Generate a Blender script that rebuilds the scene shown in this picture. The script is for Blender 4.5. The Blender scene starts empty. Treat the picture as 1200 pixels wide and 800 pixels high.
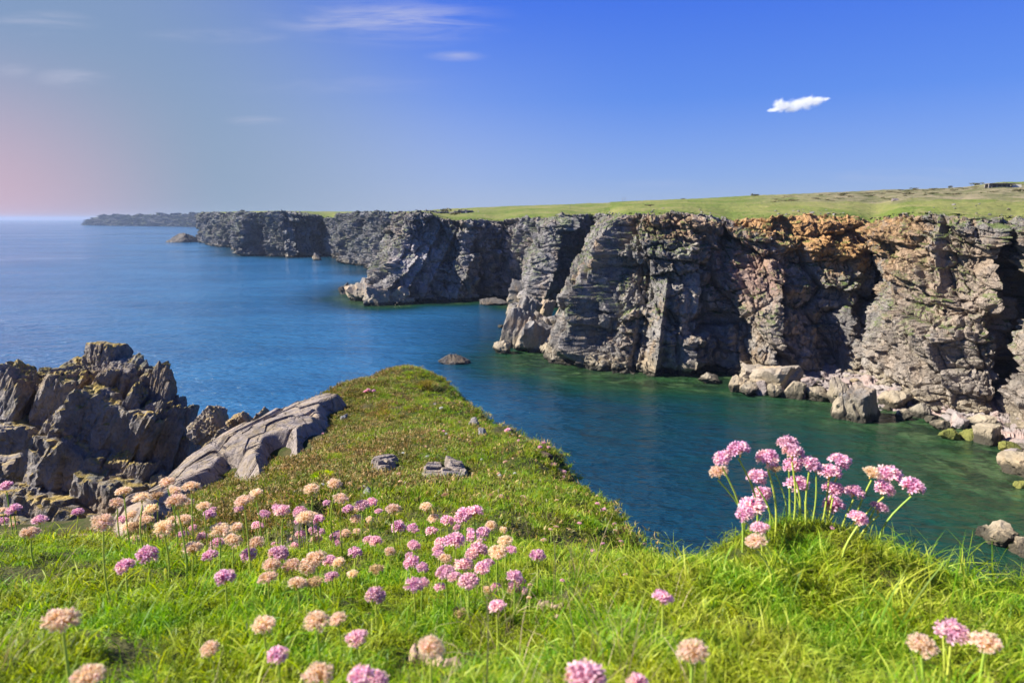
import bpy, math, random
import numpy as np
from mathutils import Vector, Matrix, Euler

random.seed(7)
scene = bpy.context.scene
COL = scene.collection
PI = math.pi

# ------------------------------------------------------------------ camera
PITCH = math.atan(144.0 / 800.0)
SP, CP = math.sin(PITCH), math.cos(PITCH)
EYE = 34.0
cam_data = bpy.data.cameras.new("camera")
cam_data.lens = 24.0
cam_data.sensor_width = 36.0
cam_data.clip_start = 0.02
cam_data.clip_end = 90000.0
cam_data.dof.use_dof = True
cam_data.dof.focus_distance = 2.2
cam_data.dof.aperture_fstop = 11.0
cam = bpy.data.objects.new("camera", cam_data)
COL.objects.link(cam)
cam.location = (0, 0, EYE)
cam.rotation_euler = (PI / 2 - PITCH, 0, 0)
scene.camera = cam

# ------------------------------------------------------------------ light
SUN_AZ = math.radians(-90.0)     # measured from +Y towards +X
SUN_EL = math.radians(40.0)
SUN_DIR = Vector((math.sin(SUN_AZ) * math.cos(SUN_EL), math.cos(SUN_AZ) * math.cos(SUN_EL), math.sin(SUN_EL)))
world = bpy.data.worlds.new("World")
scene.world = world
world.use_nodes = True
wt = world.node_tree
wt.nodes.clear()


class NT:
    """tiny helper round a node tree"""
    def __init__(self, tree):
        self.t = tree
    def n(self, typ, **kw):
        nd = self.t.nodes.new(typ)
        for k, v in kw.items():
            setattr(nd, k, v)
        return nd
    def link(self, a, b):
        self.t.links.new(a, b)
    def val(self, sock, v):
        if isinstance(v, bpy.types.NodeSocket):
            self.link(v, sock)
        elif v is not None:
            sock.default_value = v
    def math(self, op, a, b=None, c=None, clamp=False):
        nd = self.n('ShaderNodeMath', operation=op)
        nd.use_clamp = clamp
        self.val(nd.inputs[0], a)
        if b is not None: self.val(nd.inputs[1], b)
        if c is not None: self.val(nd.inputs[2], c)
        return nd.outputs[0]
    def vmath(self, op, a, b=None, scale=None):
        nd = self.n('ShaderNodeVectorMath', operation=op)
        self.val(nd.inputs[0], a)
        if b is not None: self.val(nd.inputs[1], b)
        if scale is not None: self.val(nd.inputs['Scale'], scale)
        return nd
    def mix(self, f, a, b, mode='MIX'):
        nd = self.n('ShaderNodeMix', data_type='RGBA', blend_type=mode)
        nd.clamp_factor = True
        self.val(nd.inputs[0], f)
        self.val(nd.inputs[6], a if isinstance(a, bpy.types.NodeSocket) else (*a, 1)[:4])
        self.val(nd.inputs[7], b if isinstance(b, bpy.types.NodeSocket) else (*b, 1)[:4])
        return nd.outputs[2]
    def noise(self, vec, scale, detail=4, rough=0.55, dist=0.0, out=0, lac=2.0):
        nd = self.n('ShaderNodeTexNoise')
        if vec is not None: self.link(vec, nd.inputs['Vector'])
        nd.inputs['Scale'].default_value = scale
        nd.inputs['Detail'].default_value = detail
        nd.inputs['Roughness'].default_value = rough
        nd.inputs['Distortion'].default_value = dist
        nd.inputs['Lacunarity'].default_value = lac
        return nd.outputs[out]
    def ramp(self, f, stops, interp='LINEAR'):
        nd = self.n('ShaderNodeValToRGB')
        cr = nd.color_ramp
        cr.interpolation = interp
        while len(cr.elements) < len(stops):
            cr.elements.new(0.5)
        for e, (p, c) in zip(cr.elements, stops):
            e.position = p
            e.color = (c, c, c, 1) if isinstance(c, (int, float)) else (*c, 1)[:4]
        self.val(nd.inputs[0], f)
        return nd.outputs[0]
    def mapr(self, f, a, b, c=0.0, d=1.0, smooth=True):
        nd = self.n('ShaderNodeMapRange')
        nd.interpolation_type = 'SMOOTHSTEP' if smooth else 'LINEAR'
        self.val(nd.inputs[0], f)
        for i, v in zip((1, 2, 3, 4), (a, b, c, d)):
            nd.inputs[i].default_value = v
        return nd.outputs[0]
    def mapping(self, vec, scale=(1, 1, 1), rot=(0, 0, 0), loc=(0, 0, 0)):
        nd = self.n('ShaderNodeMapping')
        self.link(vec, nd.inputs[0])
        nd.inputs[1].default_value = loc
        nd.inputs[2].default_value = rot
        nd.inputs[3].default_value = scale
        return nd.outputs[0]


w = NT(wt)
sky = w.n('ShaderNodeTexSky', sky_type='NISHITA')
sky.sun_disc = False
sky.sun_elevation = SUN_EL
sky.sun_rotation = SUN_AZ
sky.altitude = 0
sky.air_density = 1.0
sky.dust_density = 0.6
sky.ozone_density = 3.0
tc = w.n('ShaderNodeTexCoord')
dirv = tc.outputs['Generated']
sep = w.n('ShaderNodeSeparateXYZ'); w.link(dirv, sep.inputs[0])
skyn = w.mix(1.0, sky.outputs[0], (0.36, 0.56, 1.0), 'MULTIPLY')
K = 4.2
def sc_(c): return tuple(k * K for k in c)
ela = w.math('ABSOLUTE', sep.outputs[2])
grad = w.ramp(ela, [(0.0, (.46, .54, .74)), (0.055, (.285, .41, .77)), (0.16, (.115, .260, .82)), (0.30, (.045, .150, .84)), (0.60, (.040, .115, .55)), (1.0, (.035, .10, .42))])
grad = w.vmath('SCALE', grad, scale=K).outputs[0]
skyc = w.mix(0.80, skyn, grad)
# rosy, milky light round the sun's side of the horizon
d0 = Vector((math.sin(math.radians(-62)), math.cos(math.radians(-62)), 0.0))
glow = w.vmath('DOT_PRODUCT', dirv, tuple(d0)).outputs['Value']
g3 = w.math('MULTIPLY', w.mapr(glow, 0.25, 0.80), w.mapr(ela, 0.32, 0.0), clamp=True)
skyc = w.mix(w.math('MULTIPLY', g3, 0.75), skyc, sc_((.47, .55, .76)))
g1 = w.math('MULTIPLY', w.mapr(glow, 0.76, 0.97), w.mapr(ela, 0.24, 0.0), clamp=True)
g2 = w.math('MULTIPLY', w.mapr(glow, 0.50, 0.84), w.mapr(ela, 0.85, 0.30))
skyc = w.mix(w.math('MULTIPLY', g2, 0.80), skyc, sc_((.265, .375, .50)))
skyc = w.mix(g1, skyc, sc_((.76, .50, .60)))
# thin high cloud: streaks at fixed bearings
nx = w.math('DIVIDE', sep.outputs[0], w.math('MAXIMUM', sep.outputs[1], 0.05))
nz = w.math('DIVIDE', sep.outputs[2], w.math('MAXIMUM', sep.outputs[1], 0.05))
cuv = w.n('ShaderNodeCombineXYZ'); w.link(nx, cuv.inputs[0]); w.link(nz, cuv.inputs[1])
cn = w.noise(w.mapping(cuv.outputs[0], scale=(3.0, 22.0, 1), rot=(0, 0, 0.06)), 2.0, 6, 0.62, 0.5)
cmask = None
for (px_, py_, rx_, ry_, am_, tl_) in [(455, 25, 130, 26, .75, -0.06), (535, 66, 34, 6, .55, -0.03), (300, 142, 36, 6, .40, 0), (260, 42, 90, 9, .35, 0), (50, 28, 60, 14, .5, 0), (85, 92, 45, 12, .45, 0), (1060, 205, 130, 9, .25, 0), (760, 215, 60, 7, .15, 0), (400, 100, 160, 14, .12, 0), (10, 82, 30, 10, .3, 0)]:
    xx_ = (px_ - 600) / 800; uu_ = (400 - py_) / 800; Y_ = CP + uu_ * SP; Z_ = -SP + uu_ * CP
    v_ = w.mapping(cuv.outputs[0], loc=(-xx_ / Y_ * 800 / rx_, -Z_ / Y_ * 800 / ry_, 0), scale=(800 / rx_, 800 / ry_, 1))
    l_ = w.vmath('LENGTH', v_).outputs['Value']
    m_ = w.math('MULTIPLY', w.mapr(l_, 1.25, 0.1), am_)
    cmask = m_ if cmask is None else w.math('MAXIMUM', cmask, m_)
cmask = w.math('MULTIPLY', cmask, w.mapr(cn, 0.36, 0.70), clamp=True)
skyc = w.mix(w.math('MULTIPLY', cmask, 0.80), skyc, sc_((.66, .67, .82)))
bg = w.n('ShaderNodeBackground')
w.link(skyc, bg.inputs[0])
bg.inputs[1].default_value = 0.10
wo = w.n('ShaderNodeOutputWorld')
w.link(bg.outputs[0], wo.inputs[0])

sun_data = bpy.data.lights.new("sun", 'SUN')
sun_data.energy = 5.0
sun_data.angle = math.radians(0.55)
sun_data.color = (1.0, 0.955, 0.88)
sun = bpy.data.objects.new("sun", sun_data)
COL.objects.link(sun)
sun.location = (-20, 0, 60)
sun.rotation_euler = SUN_DIR.to_track_quat('Z', 'Y').to_euler()

scene.view_settings.view_transform = 'Standard'
scene.view_settings.look = 'None'
scene.view_settings.exposure = 1.15
scene.view_settings.gamma = 1.0
scene.view_settings.use_curve_mapping = False
scene.render.engine = 'CYCLES'
cy = scene.cycles
cy.use_adaptive_sampling = True
cy.adaptive_threshold = 0.012
cy.max_bounces = 6
cy.diffuse_bounces = 3
cy.glossy_bounces = 2
cy.transmission_bounces = 4
cy.transparent_max_bounces = 8
cy.volume_bounces = 1
cy.time_limit = 780.0
cy.use_denoising = True
cy.volume_step_rate = 4.0
cy.caustics_reflective = False
cy.caustics_refractive = False
cy.sample_clamp_indirect = 4.0

# ------------------------------------------------------------------ pixel <-> place
def ray(px, py):
    """direction through a point of the 1200 x 800 picture, forward component 1"""
    x = (np.asarray(px, float) - 600.0) / 800.0
    u = (400.0 - np.asarray(py, float)) / 800.0
    return x, CP + u * SP, -SP + u * CP
def at(px, py, t):
    x, y, z = ray(px, py)
    t = np.asarray(t, float)
    return np.stack([x * t, y * t, EYE + z * t], -1)
def on_level(px, py, z=0.0):
    x, y, zz = ray(px, py)
    t = (z - EYE) / zz
    return np.stack([x * t, y * t, np.zeros_like(x * t) + z], -1)

# ------------------------------------------------------------------ numpy noise
def _h(ix, iy, iz, seed):
    if True:
        a = (ix.astype(np.int64) * 374761393 + iy.astype(np.int64) * 668265263 + iz.astype(np.int64) * 2147483647 + seed * 1274126177) & 0xFFFFFFFF
        a = ((a ^ (a >> 13)) * 1274126177) & 0xFFFFFFFF
        a = ((a ^ (a >> 16)) * 2246822519) & 0xFFFFFFFF
        a = (a ^ (a >> 15)) & 0xFFFFFFFF
    return a / 4294967295.0
def vnoise(p, seed=0):
    i = np.floor(p).astype(np.int64); f = p - i
    f = f * f * (3 - 2 * f)
    r = 0
    for dx in (0, 1):
        for dy in (0, 1):
            for dz in (0, 1):
                wgt = (f[..., 0] if dx else 1 - f[..., 0]) * (f[..., 1] if dy else 1 - f[..., 1]) * (f[..., 2] if dz else 1 - f[..., 2])
                r = r + wgt * _h(i[..., 0] + dx, i[..., 1] + dy, i[..., 2] + dz, seed)
    return r * 2 - 1
def fbm(p, octs=4, seed=0, gain=0.5, lac=2.03):
    r = 0; a = 1.0; q = np.array(p, float); tot = 0
    for o in range(octs):
        r = r + a * vnoise(q, seed + o * 17); tot += a
        q = q * lac + 13.7; a *= gain
    return r / tot
def facets(a, b, seed=0, slope=1.0):
    """2-D cells, each a tilted plane: (height -1..1, distance to the joint)"""
    ia = np.floor(a).astype(np.int64); ib = np.floor(b).astype(np.int64)
    best = np.full(a.shape, 9e9); second = np.full(a.shape, 9e9); val = np.zeros(a.shape)
    zero = np.zeros_like(ia)
    for dx in (-1, 0, 1):
        for dy in (-1, 0, 1):
            ca, cb = ia + dx, ib + dy
            ja = ca + 0.15 + 0.7 * _h(ca, cb, zero, seed); jb = cb + 0.15 + 0.7 * _h(ca, cb, zero, seed + 1)
            da, db = a - ja, b - jb
            d = np.hypot(da, db)
            pl = (_h(ca, cb, zero, seed + 2) * 2 - 1) + slope * (da * (_h(ca, cb, zero, seed + 3) * 2 - 1) + db * (_h(ca, cb, zero, seed + 4) * 2 - 1))
            near = d < best
            second = np.where(near, best, np.minimum(second, d))
            val = np.where(near, pl, val)
            best = np.where(near, d, best)
    return val, second - best
def sstep(x, a, b):
    t = np.clip((x - a) / (b - a), 0, 1)
    return t * t * (3 - 2 * t)

# ------------------------------------------------------------------ mesh helpers
def mesh_np(name, verts, faces, smooth=False):
    """verts (n,3); faces: (m,4) or (m,3) int array, or list of arrays of both"""
    me = bpy.data.meshes.new(name)
    if not isinstance(faces, (list, tuple)): faces = [faces]
    faces = [np.asarray(f, np.int32) for f in faces if len(f)]
    nv = len(verts)
    me.vertices.add(nv)
    me.vertices.foreach_set('co', np.asarray(verts, np.float32).ravel())
    loops = np.concatenate([f.ravel() for f in faces])
    sizes = np.concatenate([np.full(len(f), f.shape[1], np.int32) for f in faces])
    me.loops.add(len(loops)); me.loops.foreach_set('vertex_index', loops)
    me.polygons.add(len(sizes))
    starts = np.concatenate([[0], np.cumsum(sizes)[:-1]]).astype(np.int32)
    me.polygons.foreach_set('loop_start', starts)
    try: me.polygons.foreach_set('loop_total', sizes)
    except Exception: pass
    me.polygons.foreach_set('use_smooth', np.full(len(sizes), smooth, bool))
    me.update(calc_edges=True)
    me.validate()
    return me
def attr(me, name, values):
    a = me.attributes.new(name, 'FLOAT', 'POINT')
    a.data.foreach_set('value', np.asarray(values, np.float32).ravel())
def grid_faces(nr, nc):
    i = np.arange(nr - 1)[:, None] * nc + np.arange(nc - 1)[None, :]
    return np.stack([i, i + 1, i + nc + 1, i + nc], -1).reshape(-1, 4)
def link(name, me, mat=None, parent=None, **props):
    o = bpy.data.objects.new(name, me)
    COL.objects.link(o)
    if mat is not None and me is not None and len(me.materials) == 0:
        me.materials.append(mat)
    if parent is not None: o.parent = parent
    for k, v in props.items():
        if v is not None: o[k] = v
    return o
def empty(name, loc, label, category, group=None):
    o = link(name, None, label=label, category=category, group=group)
    o.location = loc
    o.empty_display_size = 0.05
    return o

# ------------------------------------------------------------------ materials
def new_mat(name):
    m = bpy.data.materials.new(name)
    m.use_nodes = True
    m.node_tree.nodes.clear()
    t = NT(m.node_tree)
    out = t.n('ShaderNodeOutputMaterial')
    b = t.n('ShaderNodeBsdfPrincipled')
    t.link(b.outputs[0], out.inputs[0])
    return m, t, b, out
def bump(t, b, h, strength, dist, prev=None):
    nd = t.n('ShaderNodeBump')
    nd.inputs['Strength'].default_value = strength
    nd.inputs['Distance'].default_value = dist
    t.link(h, nd.inputs['Height'])
    if prev is not None: t.link(prev, nd.inputs['Normal'])
    if b is not None: t.link(nd.outputs[0], b.inputs['Normal'])
    return nd.outputs[0]

def rock_material(name, sc=1.0, pale=(0.33, 0.31, 0.29), mid=(0.17, 0.16, 0.155), dark=(0.055, 0.052, 0.053), warm=(0.30, 0.20, 0.11),
                  warm_amt=0.45, lichen=0.0, spots=(), wet=False, green=0.0, coords='world', bstr=0.6, joints=0.6):
    m, t, b, out = new_mat(name)
    if coords == 'world':
        g = t.n('ShaderNodeNewGeometry'); P = g.outputs['Position']
    else:
        c = t.n('ShaderNodeTexCoord'); P = c.outputs['Object']; g = t.n('ShaderNodeNewGeometry')
    st = t.mapping(P, scale=(1, 1, 0.45), rot=(0.0, 0.35, 0))
    n1 = t.noise(st, 0.10 * sc, 6, 0.62)
    n2 = t.noise(st, 0.55 * sc, 7, 0.68)
    n3 = t.noise(P, 3.2 * sc, 5, 0.7)
    mixn = t.math('ADD', t.math('MULTIPLY', n1, 0.4), t.math('ADD', t.math('MULTIPLY', n2, 0.4), t.math('MULTIPLY', n3, 0.3)))
    col = t.ramp(mixn, [(0.38, dark), (0.52, mid), (0.68, pale)])
    wn = t.noise(P, 0.16 * sc, 5, 0.65, 0.5)
    col = t.mix(t.math('MULTIPLY', t.mapr(wn, 0.48, 0.66), warm_amt), col, t.mix(n3, warm, tuple(c * 1.35 for c in warm)))
    for (cx, cy_, cz, rx, ry, rz, colr, amt) in spots:
        v = t.mapping(g.outputs['Position'], loc=(-cx / rx, -cy_ / ry, -cz / rz), scale=(1 / rx, 1 / ry, 1 / rz))
        ln = t.vmath('LENGTH', v).outputs['Value']
        ln = t.math('ADD', ln, t.math('MULTIPLY', t.math('SUBTRACT', n2, 0.5), 1.9))
        f = t.math('MULTIPLY', t.mapr(ln, 1.1, 0.55), amt)
        col = t.mix(f, col, t.mix(n3, tuple(c * 0.7 for c in colr), tuple(min(1, c * 1.25) for c in colr)))
    sepn = t.n('ShaderNodeSeparateXYZ'); t.link(g.outputs['Normal'], sepn.inputs[0])
    sepp = t.n('ShaderNodeSeparateXYZ'); t.link(g.outputs['Position'], sepp.inputs[0])
    if lichen > 0:
        ln_ = t.noise(P, 1.3 * sc, 5, 0.7)
        f = t.math('MULTIPLY', t.mapr(sepn.outputs[2], 0.15, 0.7), t.mapr(ln_, 0.42, 0.6), clamp=True)
        col = t.mix(t.math('MULTIPLY', f, lichen), col, t.mix(n3, (0.42, 0.26, 0.05), (0.55, 0.42, 0.14)))
    if green > 0:
        gn = t.noise(P, 0.22 * sc, 4, 0.7)
        f = t.math('MULTIPLY', t.mapr(sepn.outputs[2], 0.30, 0.75), t.mapr(gn, 0.45, 0.58), clamp=True)
        if wet: f = t.math('MULTIPLY', f, t.mapr(sepp.outputs[2], 6.0, 14.0))
        col = t.mix(t.math('MULTIPLY', f, green), col, t.mix(n3, (0.05, 0.085, 0.015), (0.13, 0.17, 0.03)))
    if wet:
        zz = t.math('ADD', sepp.outputs[2], t.math('MULTIPLY', t.math('SUBTRACT', n2, 0.5), 3.0))
        col = t.mix(t.mapr(zz, 5.5, 2.0, 0.0, 0.42), col, (0.36, 0.29, 0.17))
        col = t.mix(t.mapr(zz, 1.7, 0.9, 0.0, 0.88), col, (0.028, 0.026, 0.018))
    t.link(col, b.inputs['Base Color'])
    b.inputs['Roughness'].default_value = 0.85
    b.inputs['Specular IOR Level'].default_value = 0.25
    vor = t.n('ShaderNodeTexVoronoi'); vor.feature = 'DISTANCE_TO_EDGE'
    wv = t.vmath('ADD', st, t.vmath('SCALE', t.noise(P, 0.8 * sc, 3, 0.6, out=1), scale=1.2 / sc).outputs[0]).outputs[0]
    t.link(wv, vor.inputs['Vector']); vor.inputs['Scale'].default_value = 0.55 * sc
    crack = t.mapr(vor.outputs['Distance'], 0.0, 0.07)
    nb = bump(t, None, crack, joints, 0.25 / sc)
    nb = bump(t, None, n2, bstr, 0.9 / sc, nb)
    bump(t, b, n3, bstr, 0.22 / sc, nb)
    return m

# ================================================================== CLIFFS
def ribbon(cols, step, rows, zb=-1.2, seed=0, amp=1.0, digs=(), ridges=(), dip=0.35, side=1.0, slabs=()):
    """cols: (px_b, py_b, px_t, py_t, set-back, level of the foot). Returns arrays of the displaced face (rows, n, 3) and the px of each column."""
    c = np.array([k if len(k) == 6 else (*k, 0.0) for k in cols], float)
    B = np.stack([on_level(a, b, z) for a, b, z in zip(c[:, 0], c[:, 1], c[:, 5])])
    xb, yb, zbv = ray(c[:, 0], c[:, 1])
    tb = (c[:, 5] - EYE) / zbv
    T = at(c[:, 2], c[:, 3], tb + c[:, 4])
    seg = np.hypot(*(B[1:, :2] - B[:-1, :2]).T) * 0.5 + np.hypot(*(T[1:, :2] - T[:-1, :2]).T) * 0.5
    S = np.concatenate([[0], np.cumsum(np.maximum(seg, 0.5))])
    # columns spaced so that each is about `step` picture pixels wide
    dens = np.concatenate([[0], np.cumsum(np.maximum(np.maximum(seg / ((tb[1:] + tb[:-1]) / 2) * 800, np.abs(np.diff(c[:, 2]))), 2.0))])
    n = int(dens[-1] / step)
    dd = np.linspace(0, dens[-1], n)
    s = np.interp(dd, dens, S)
    px = np.interp(dd, dens, c[:, 2])
    def ip(a): return np.stack([np.interp(s, S, a[:, k]) for k in range(3)], -1)
    Bs, Ts = ip(B), ip(T)
    k = max(3, int(n * 0.012)) | 1
    ker = np.hanning(k + 2)[1:-1]; ker /= ker.sum()
    def sm(a):
        return np.stack([np.convolve(np.pad(a[:, q], k // 2, mode='edge'), ker, 'valid') for q in range(3)], -1)
    Bs, Ts = sm(Bs), sm(Ts)
    mid = (Bs + Ts) / 2
    tan = np.gradient(mid[:, :2], axis=0)
    kk = max(5, int(n * 0.03)) | 1
    kr = np.hanning(kk + 2)[1:-1]; kr /= kr.sum()
    tan = np.stack([np.convolve(np.pad(tan[:, q], kk // 2, mode='edge'), kr, 'valid') for q in range(2)], -1)
    tan /= np.linalg.norm(tan, axis=1, keepdims=True) + 1e-9
    nor = np.stack([tan[:, 1], -tan[:, 0]], -1) * side
    v = np.linspace(0, 1, rows)
    V, Sg = np.meshgrid(v, s, indexing='ij')
    ztop = Ts[:, 2]
    Z = zb + V * (ztop[None] - zb)
    prof = np.clip((Z / np.maximum(ztop[None], 1)), 0, 1)
    prof2 = prof ** 1.15
    XY = Bs[None, :, :2] * (1 - prof2[..., None]) + Ts[None, :, :2] * prof2[..., None]
    Ss = Sg + Z * dip + 2.2 * fbm(np.stack([Sg / 16, Z / 16, Sg * 0 + seed], -1), 3, seed + 90)
    Zz = Z - Sg * 0.10
    f1, e1 = facets(Ss / 14, Zz / 15, seed + 1, 1.5)
    f2, e2 = facets(Ss / 5.6, Zz / 5.4, seed + 2, 1.5)
    f3, e3 = facets(Ss / 2.3, Zz / 1.9, seed + 3, 1.3)
    f4, e4 = facets(Ss / 0.9, Zz / 0.75, seed + 4, 1.2)
    f5, e5 = facets((Sg + Z * 0.1) / 3.2, (Z + 0.12 * Sg) / 1.3, seed + 5, 0.8)      # bedding near the top
    top = sstep(prof, 0.62, 0.85)
    rg = 1 - np.abs(fbm(np.stack([Ss / 7, Z / 30, Ss * 0 + 4.4 + seed], -1), 4, seed + 33))
    D = 2.3 * f1 + 1.25 * f2 * (1 - 0.3 * top) + 0.62 * f3 + 0.26 * f4 + 0.6 * f5 * top + 1.1 * (rg - 0.8)
    bedc = (Z + 0.16 * Sg + 1.6 * fbm(np.stack([Sg / 18, Z / 18, Sg * 0 + 3 + seed], -1), 2, seed + 71)) / 3.1
    bi = np.floor(bedc).astype(np.int64); bf = bedc - bi
    D += 0.95 * (_h(bi, (Sg / 26).astype(np.int64) * 0, bi * 0, seed + 72) - 0.5) * 2 * sstep(bf, 0.0, 0.08) - 0.45 * (1 - sstep(bf, 0.0, 0.07))
    D -= 1.0 * (1 - sstep(e1, 0, 0.10)) + 0.7 * (1 - sstep(e2, 0.0, 0.14)) + 0.22 * (1 - sstep(e3, 0, 0.16))
    D += 0.7 * fbm(np.stack([XY[..., 0] / 4, XY[..., 1] / 4, Z / 4], -1), 5, seed + 50)
    D *= amp
    calm_ = np.zeros_like(Z)
    PX = px[None] + 0 * Z
    for (pxa, wd, z0, z1, dep, lean) in digs:
        c0 = pxa + lean * (Z - (z0 + z1) / 2)
        g = np.exp(-(((PX - c0) / wd) ** 2) * 1.2) * sstep(Z, z0 - 2, z0 + 1) * (1 - sstep(Z, z1 - 2, z1 + 2))
        D = D - dep * sstep(g, 0.15, 0.75)
    for (pxa, wd, z0, z1, dep, lean) in ridges:
        c0 = pxa + lean * (Z - (z0 + z1) / 2)
        g = np.clip(1 - np.abs((PX - c0) / wd), 0, 1) * sstep(Z, z0 - 3, z0 + 2) * (1 - sstep(Z, z1 - 3, z1 + 3))
        D = D + dep * g
    for (pxa, wl_, wr_, z0, z1, dep, lean, cf) in slabs:
        q_ = PX - (pxa + lean * (Z - (z0 + z1) / 2)) + 1.2 * fbm(np.stack([Z / 5, Z * 0, Z * 0 + pxa], -1), 3, seed + 60)
        g = np.where(q_ < 0, np.clip(1 + q_ / wl_, 0, 1), np.clip(1 - q_ / wr_, 0, 1)) * sstep(Z, z0 - 3, z0 + 2) * (1 - sstep(Z, z1 - 3, z1 + 3))
        D = D * (1 - cf * sstep(g, 0.0, 0.3) * (q_ < 0)) + dep * g
    D = D * (1 - 0.55 * sstep(prof, 0.955, 1.0))
    if seed == 101: D = D - 2.2 * sstep(PX, 1120, 1175) * (1 - sstep(PX, 1230, 1300)) * (1 - sstep(Z, 3, 11))
    P = np.concatenate([XY + nor[None] * D[..., None], Z[..., None] + 0.25 * amp * f4[..., None]], -1)
    # ragged top edge
    rag = 0.6 * amp * fbm(np.stack([s / 3, s * 0, s * 0 + seed], -1), 4, seed + 8) + 0.35 * amp * f5[-1] + 0.8 * amp * fbm(np.stack([s / 14, s * 0, s * 0 + seed], -1), 2, seed + 9)
    P[..., 2] += rag[None] * sstep(prof, 0.75, 1.0)
    return P, px, nor

def world_of(px, py, cols_t):
    return at(px, py, cols_t)

SKYL = np.array([(200, 249.5), (235, 248.7), (290, 247.7), (330, 247.6), (400, 248.0), (460, 249.0), (505, 246.5), (560, 243.2), (600, 241.8), (700, 238), (800, 233), (900, 228.5), (1000, 224.5),
                 (1080, 221.2), (1125, 219.2), (1150, 215.5), (1172, 213.3), (1200, 213.2), (1260, 214), (1600, 216)])

far_cols = [(262, 276, 262, 248.9, 4), (234, 283, 235, 249.6, 4), (244, 287, 246, 249.6, 3), (256, 289, 258, 248.9, 4), (275, 291, 276, 249.2, 4), (284, 296, 284, 248.2, 6), (292, 300, 290, 247.6, 8),
            (312, 300, 310, 248.0, 5), (332, 302, 330, 247.9, 5), (350, 301, 348, 248.3, 4), (364, 301, 362, 249.4, 4), (375, 300, 372, 251.5, 5), (385, 300, 384, 257.0, 6), (392, 302, 390, 253.5, 5),
            (400, 303, 397, 250.6, 4), (408, 305, 410, 248.8, 6), (418, 309, 418, 249, 6), (428, 312, 430, 249, 5), (440, 318, 445, 249, 5), (460, 322, 470, 249, 5)]
mid_cols = [(560, 322, 560, 248.5, 3), (500, 330, 508, 249.2, 4), (448, 333, 474, 249.6, 6), (428, 343, 467, 250.5, 16), (432, 352, 474, 249.5, 16), (452, 357, 486, 249.0, 13), (478, 355, 502, 250.5, 8), (500, 353, 520, 256.5, 4), (520, 353, 530, 258, 3),
            (542, 353, 546, 258.5, 3), (562, 350, 566, 258, 3), (585, 348, 590, 258, 3), (602, 350, 604, 257, 3), (612, 354, 628, 255.5, 6), (622, 358, 642, 254, 7),
            (646, 357, 654, 253, 4), (658, 351, 662, 252.5, 3), (672, 341, 674, 251.5, 3), (692, 336, 692, 250.5, 3), (720, 340, 720, 250.5, 3), (745, 345, 745, 251, 3)]
near_cols = [(770, 392, 752, 252.5, 3), (735, 380, 728, 253, 4), (692, 392, 716, 253.5, 8), (668, 420, 716, 254, 13), (680, 431, 724, 253.5, 10), (700, 434, 733, 252, 7), (722, 437, 744, 252, 4),
             (760, 439, 766, 252.5, 3), (800, 441, 800, 252.5, 3), (826, 438, 825, 253, 3), (846, 437, 846, 254, 5), (862, 440, 862, 254.5, 5), (890, 438, 884, 253.5, 8, 1.5), (905, 435, 902, 252, 7, 2), (925, 431, 926, 250.5, 6, 2.3), (960, 429, 960, 250, 6, 2.5),
             (998, 430, 998, 254, 4, 2.5), (1012, 424, 1014, 261, 2, 2.5), (1022, 424, 1024, 263, 2, 2.5), (1030, 441, 1034, 259, 3, 2.5), (1060, 456, 1058, 255, 5, 2.5), (1085, 463, 1082, 254.8, 4, 2.5), (1112, 470, 1104, 254.5, 5, 2.5),
             (1150, 476, 1136, 255.5, 5, 2.5), (1172, 477, 1162, 256.5, 4, 2.5), (1183, 466, 1172, 257.5, 3, 2.5), (1190, 468, 1184, 258, 3, 2.5), (1198, 482, 1196, 257.5, 4, 2.5), (1230, 500, 1222, 259, 5, 2.5), (1300, 540, 1285, 262, 6, 2.5),
             (1420, 600, 1400, 266, 6, 0.5), (1600, 700, 1580, 270, 6, 0)]

far_P, far_px, _ = ribbon(far_cols, 0.75, 110, seed=300, amp=1.6, dip=0.10, side=1.0, digs=((378, 5, 0, 30, 10, 0.0), (305, 3, 0, 28, 5, 0.0)), ridges=((292, 9, 0, 34, 12, 0), (416, 9, 0, 30, 10, -0.2), (340, 8, 0, 25, 6, 0)))
mid_P, mid_px, _ = ribbon(mid_cols, 0.8, 170, seed=200, amp=1.15, dip=0.62, side=1.0, digs=((566, 7, 0, 9, 16, 0.0), (531, 5, 14, 34, 2.5, 0.6), (662, 7, 0, 30, 4, 0.0), (600, 3, 10, 34, 2.5, 0.2)),
                          ridges=((552, 9, 0, 22, 1.5, 0.5), (617, 6, 18, 34, 2.0, 0.3)),
                          slabs=((650, 26, 4, 0, 34, 7.0, 0.25, 0.5), (490, 9, 2, 0, 19, 3.2, 0.9, 0.6), (500, 9, 2, 0, 19, 3.2, 0.9, 0.6), (479, 9, 2, 0, 19, 3.0, 0.9, 0.6), (515, 12, 3, 18, 34, 3.0, 0.6, 0.2), (548, 12, 3, 0, 34, 2.4, 0.4, 0.4), (525, 10, 3, 0, 30, 2.0, 0.7, 0.5), (610, 10, 3, 12, 34, 3.0, 0.3, 0.3)))
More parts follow.
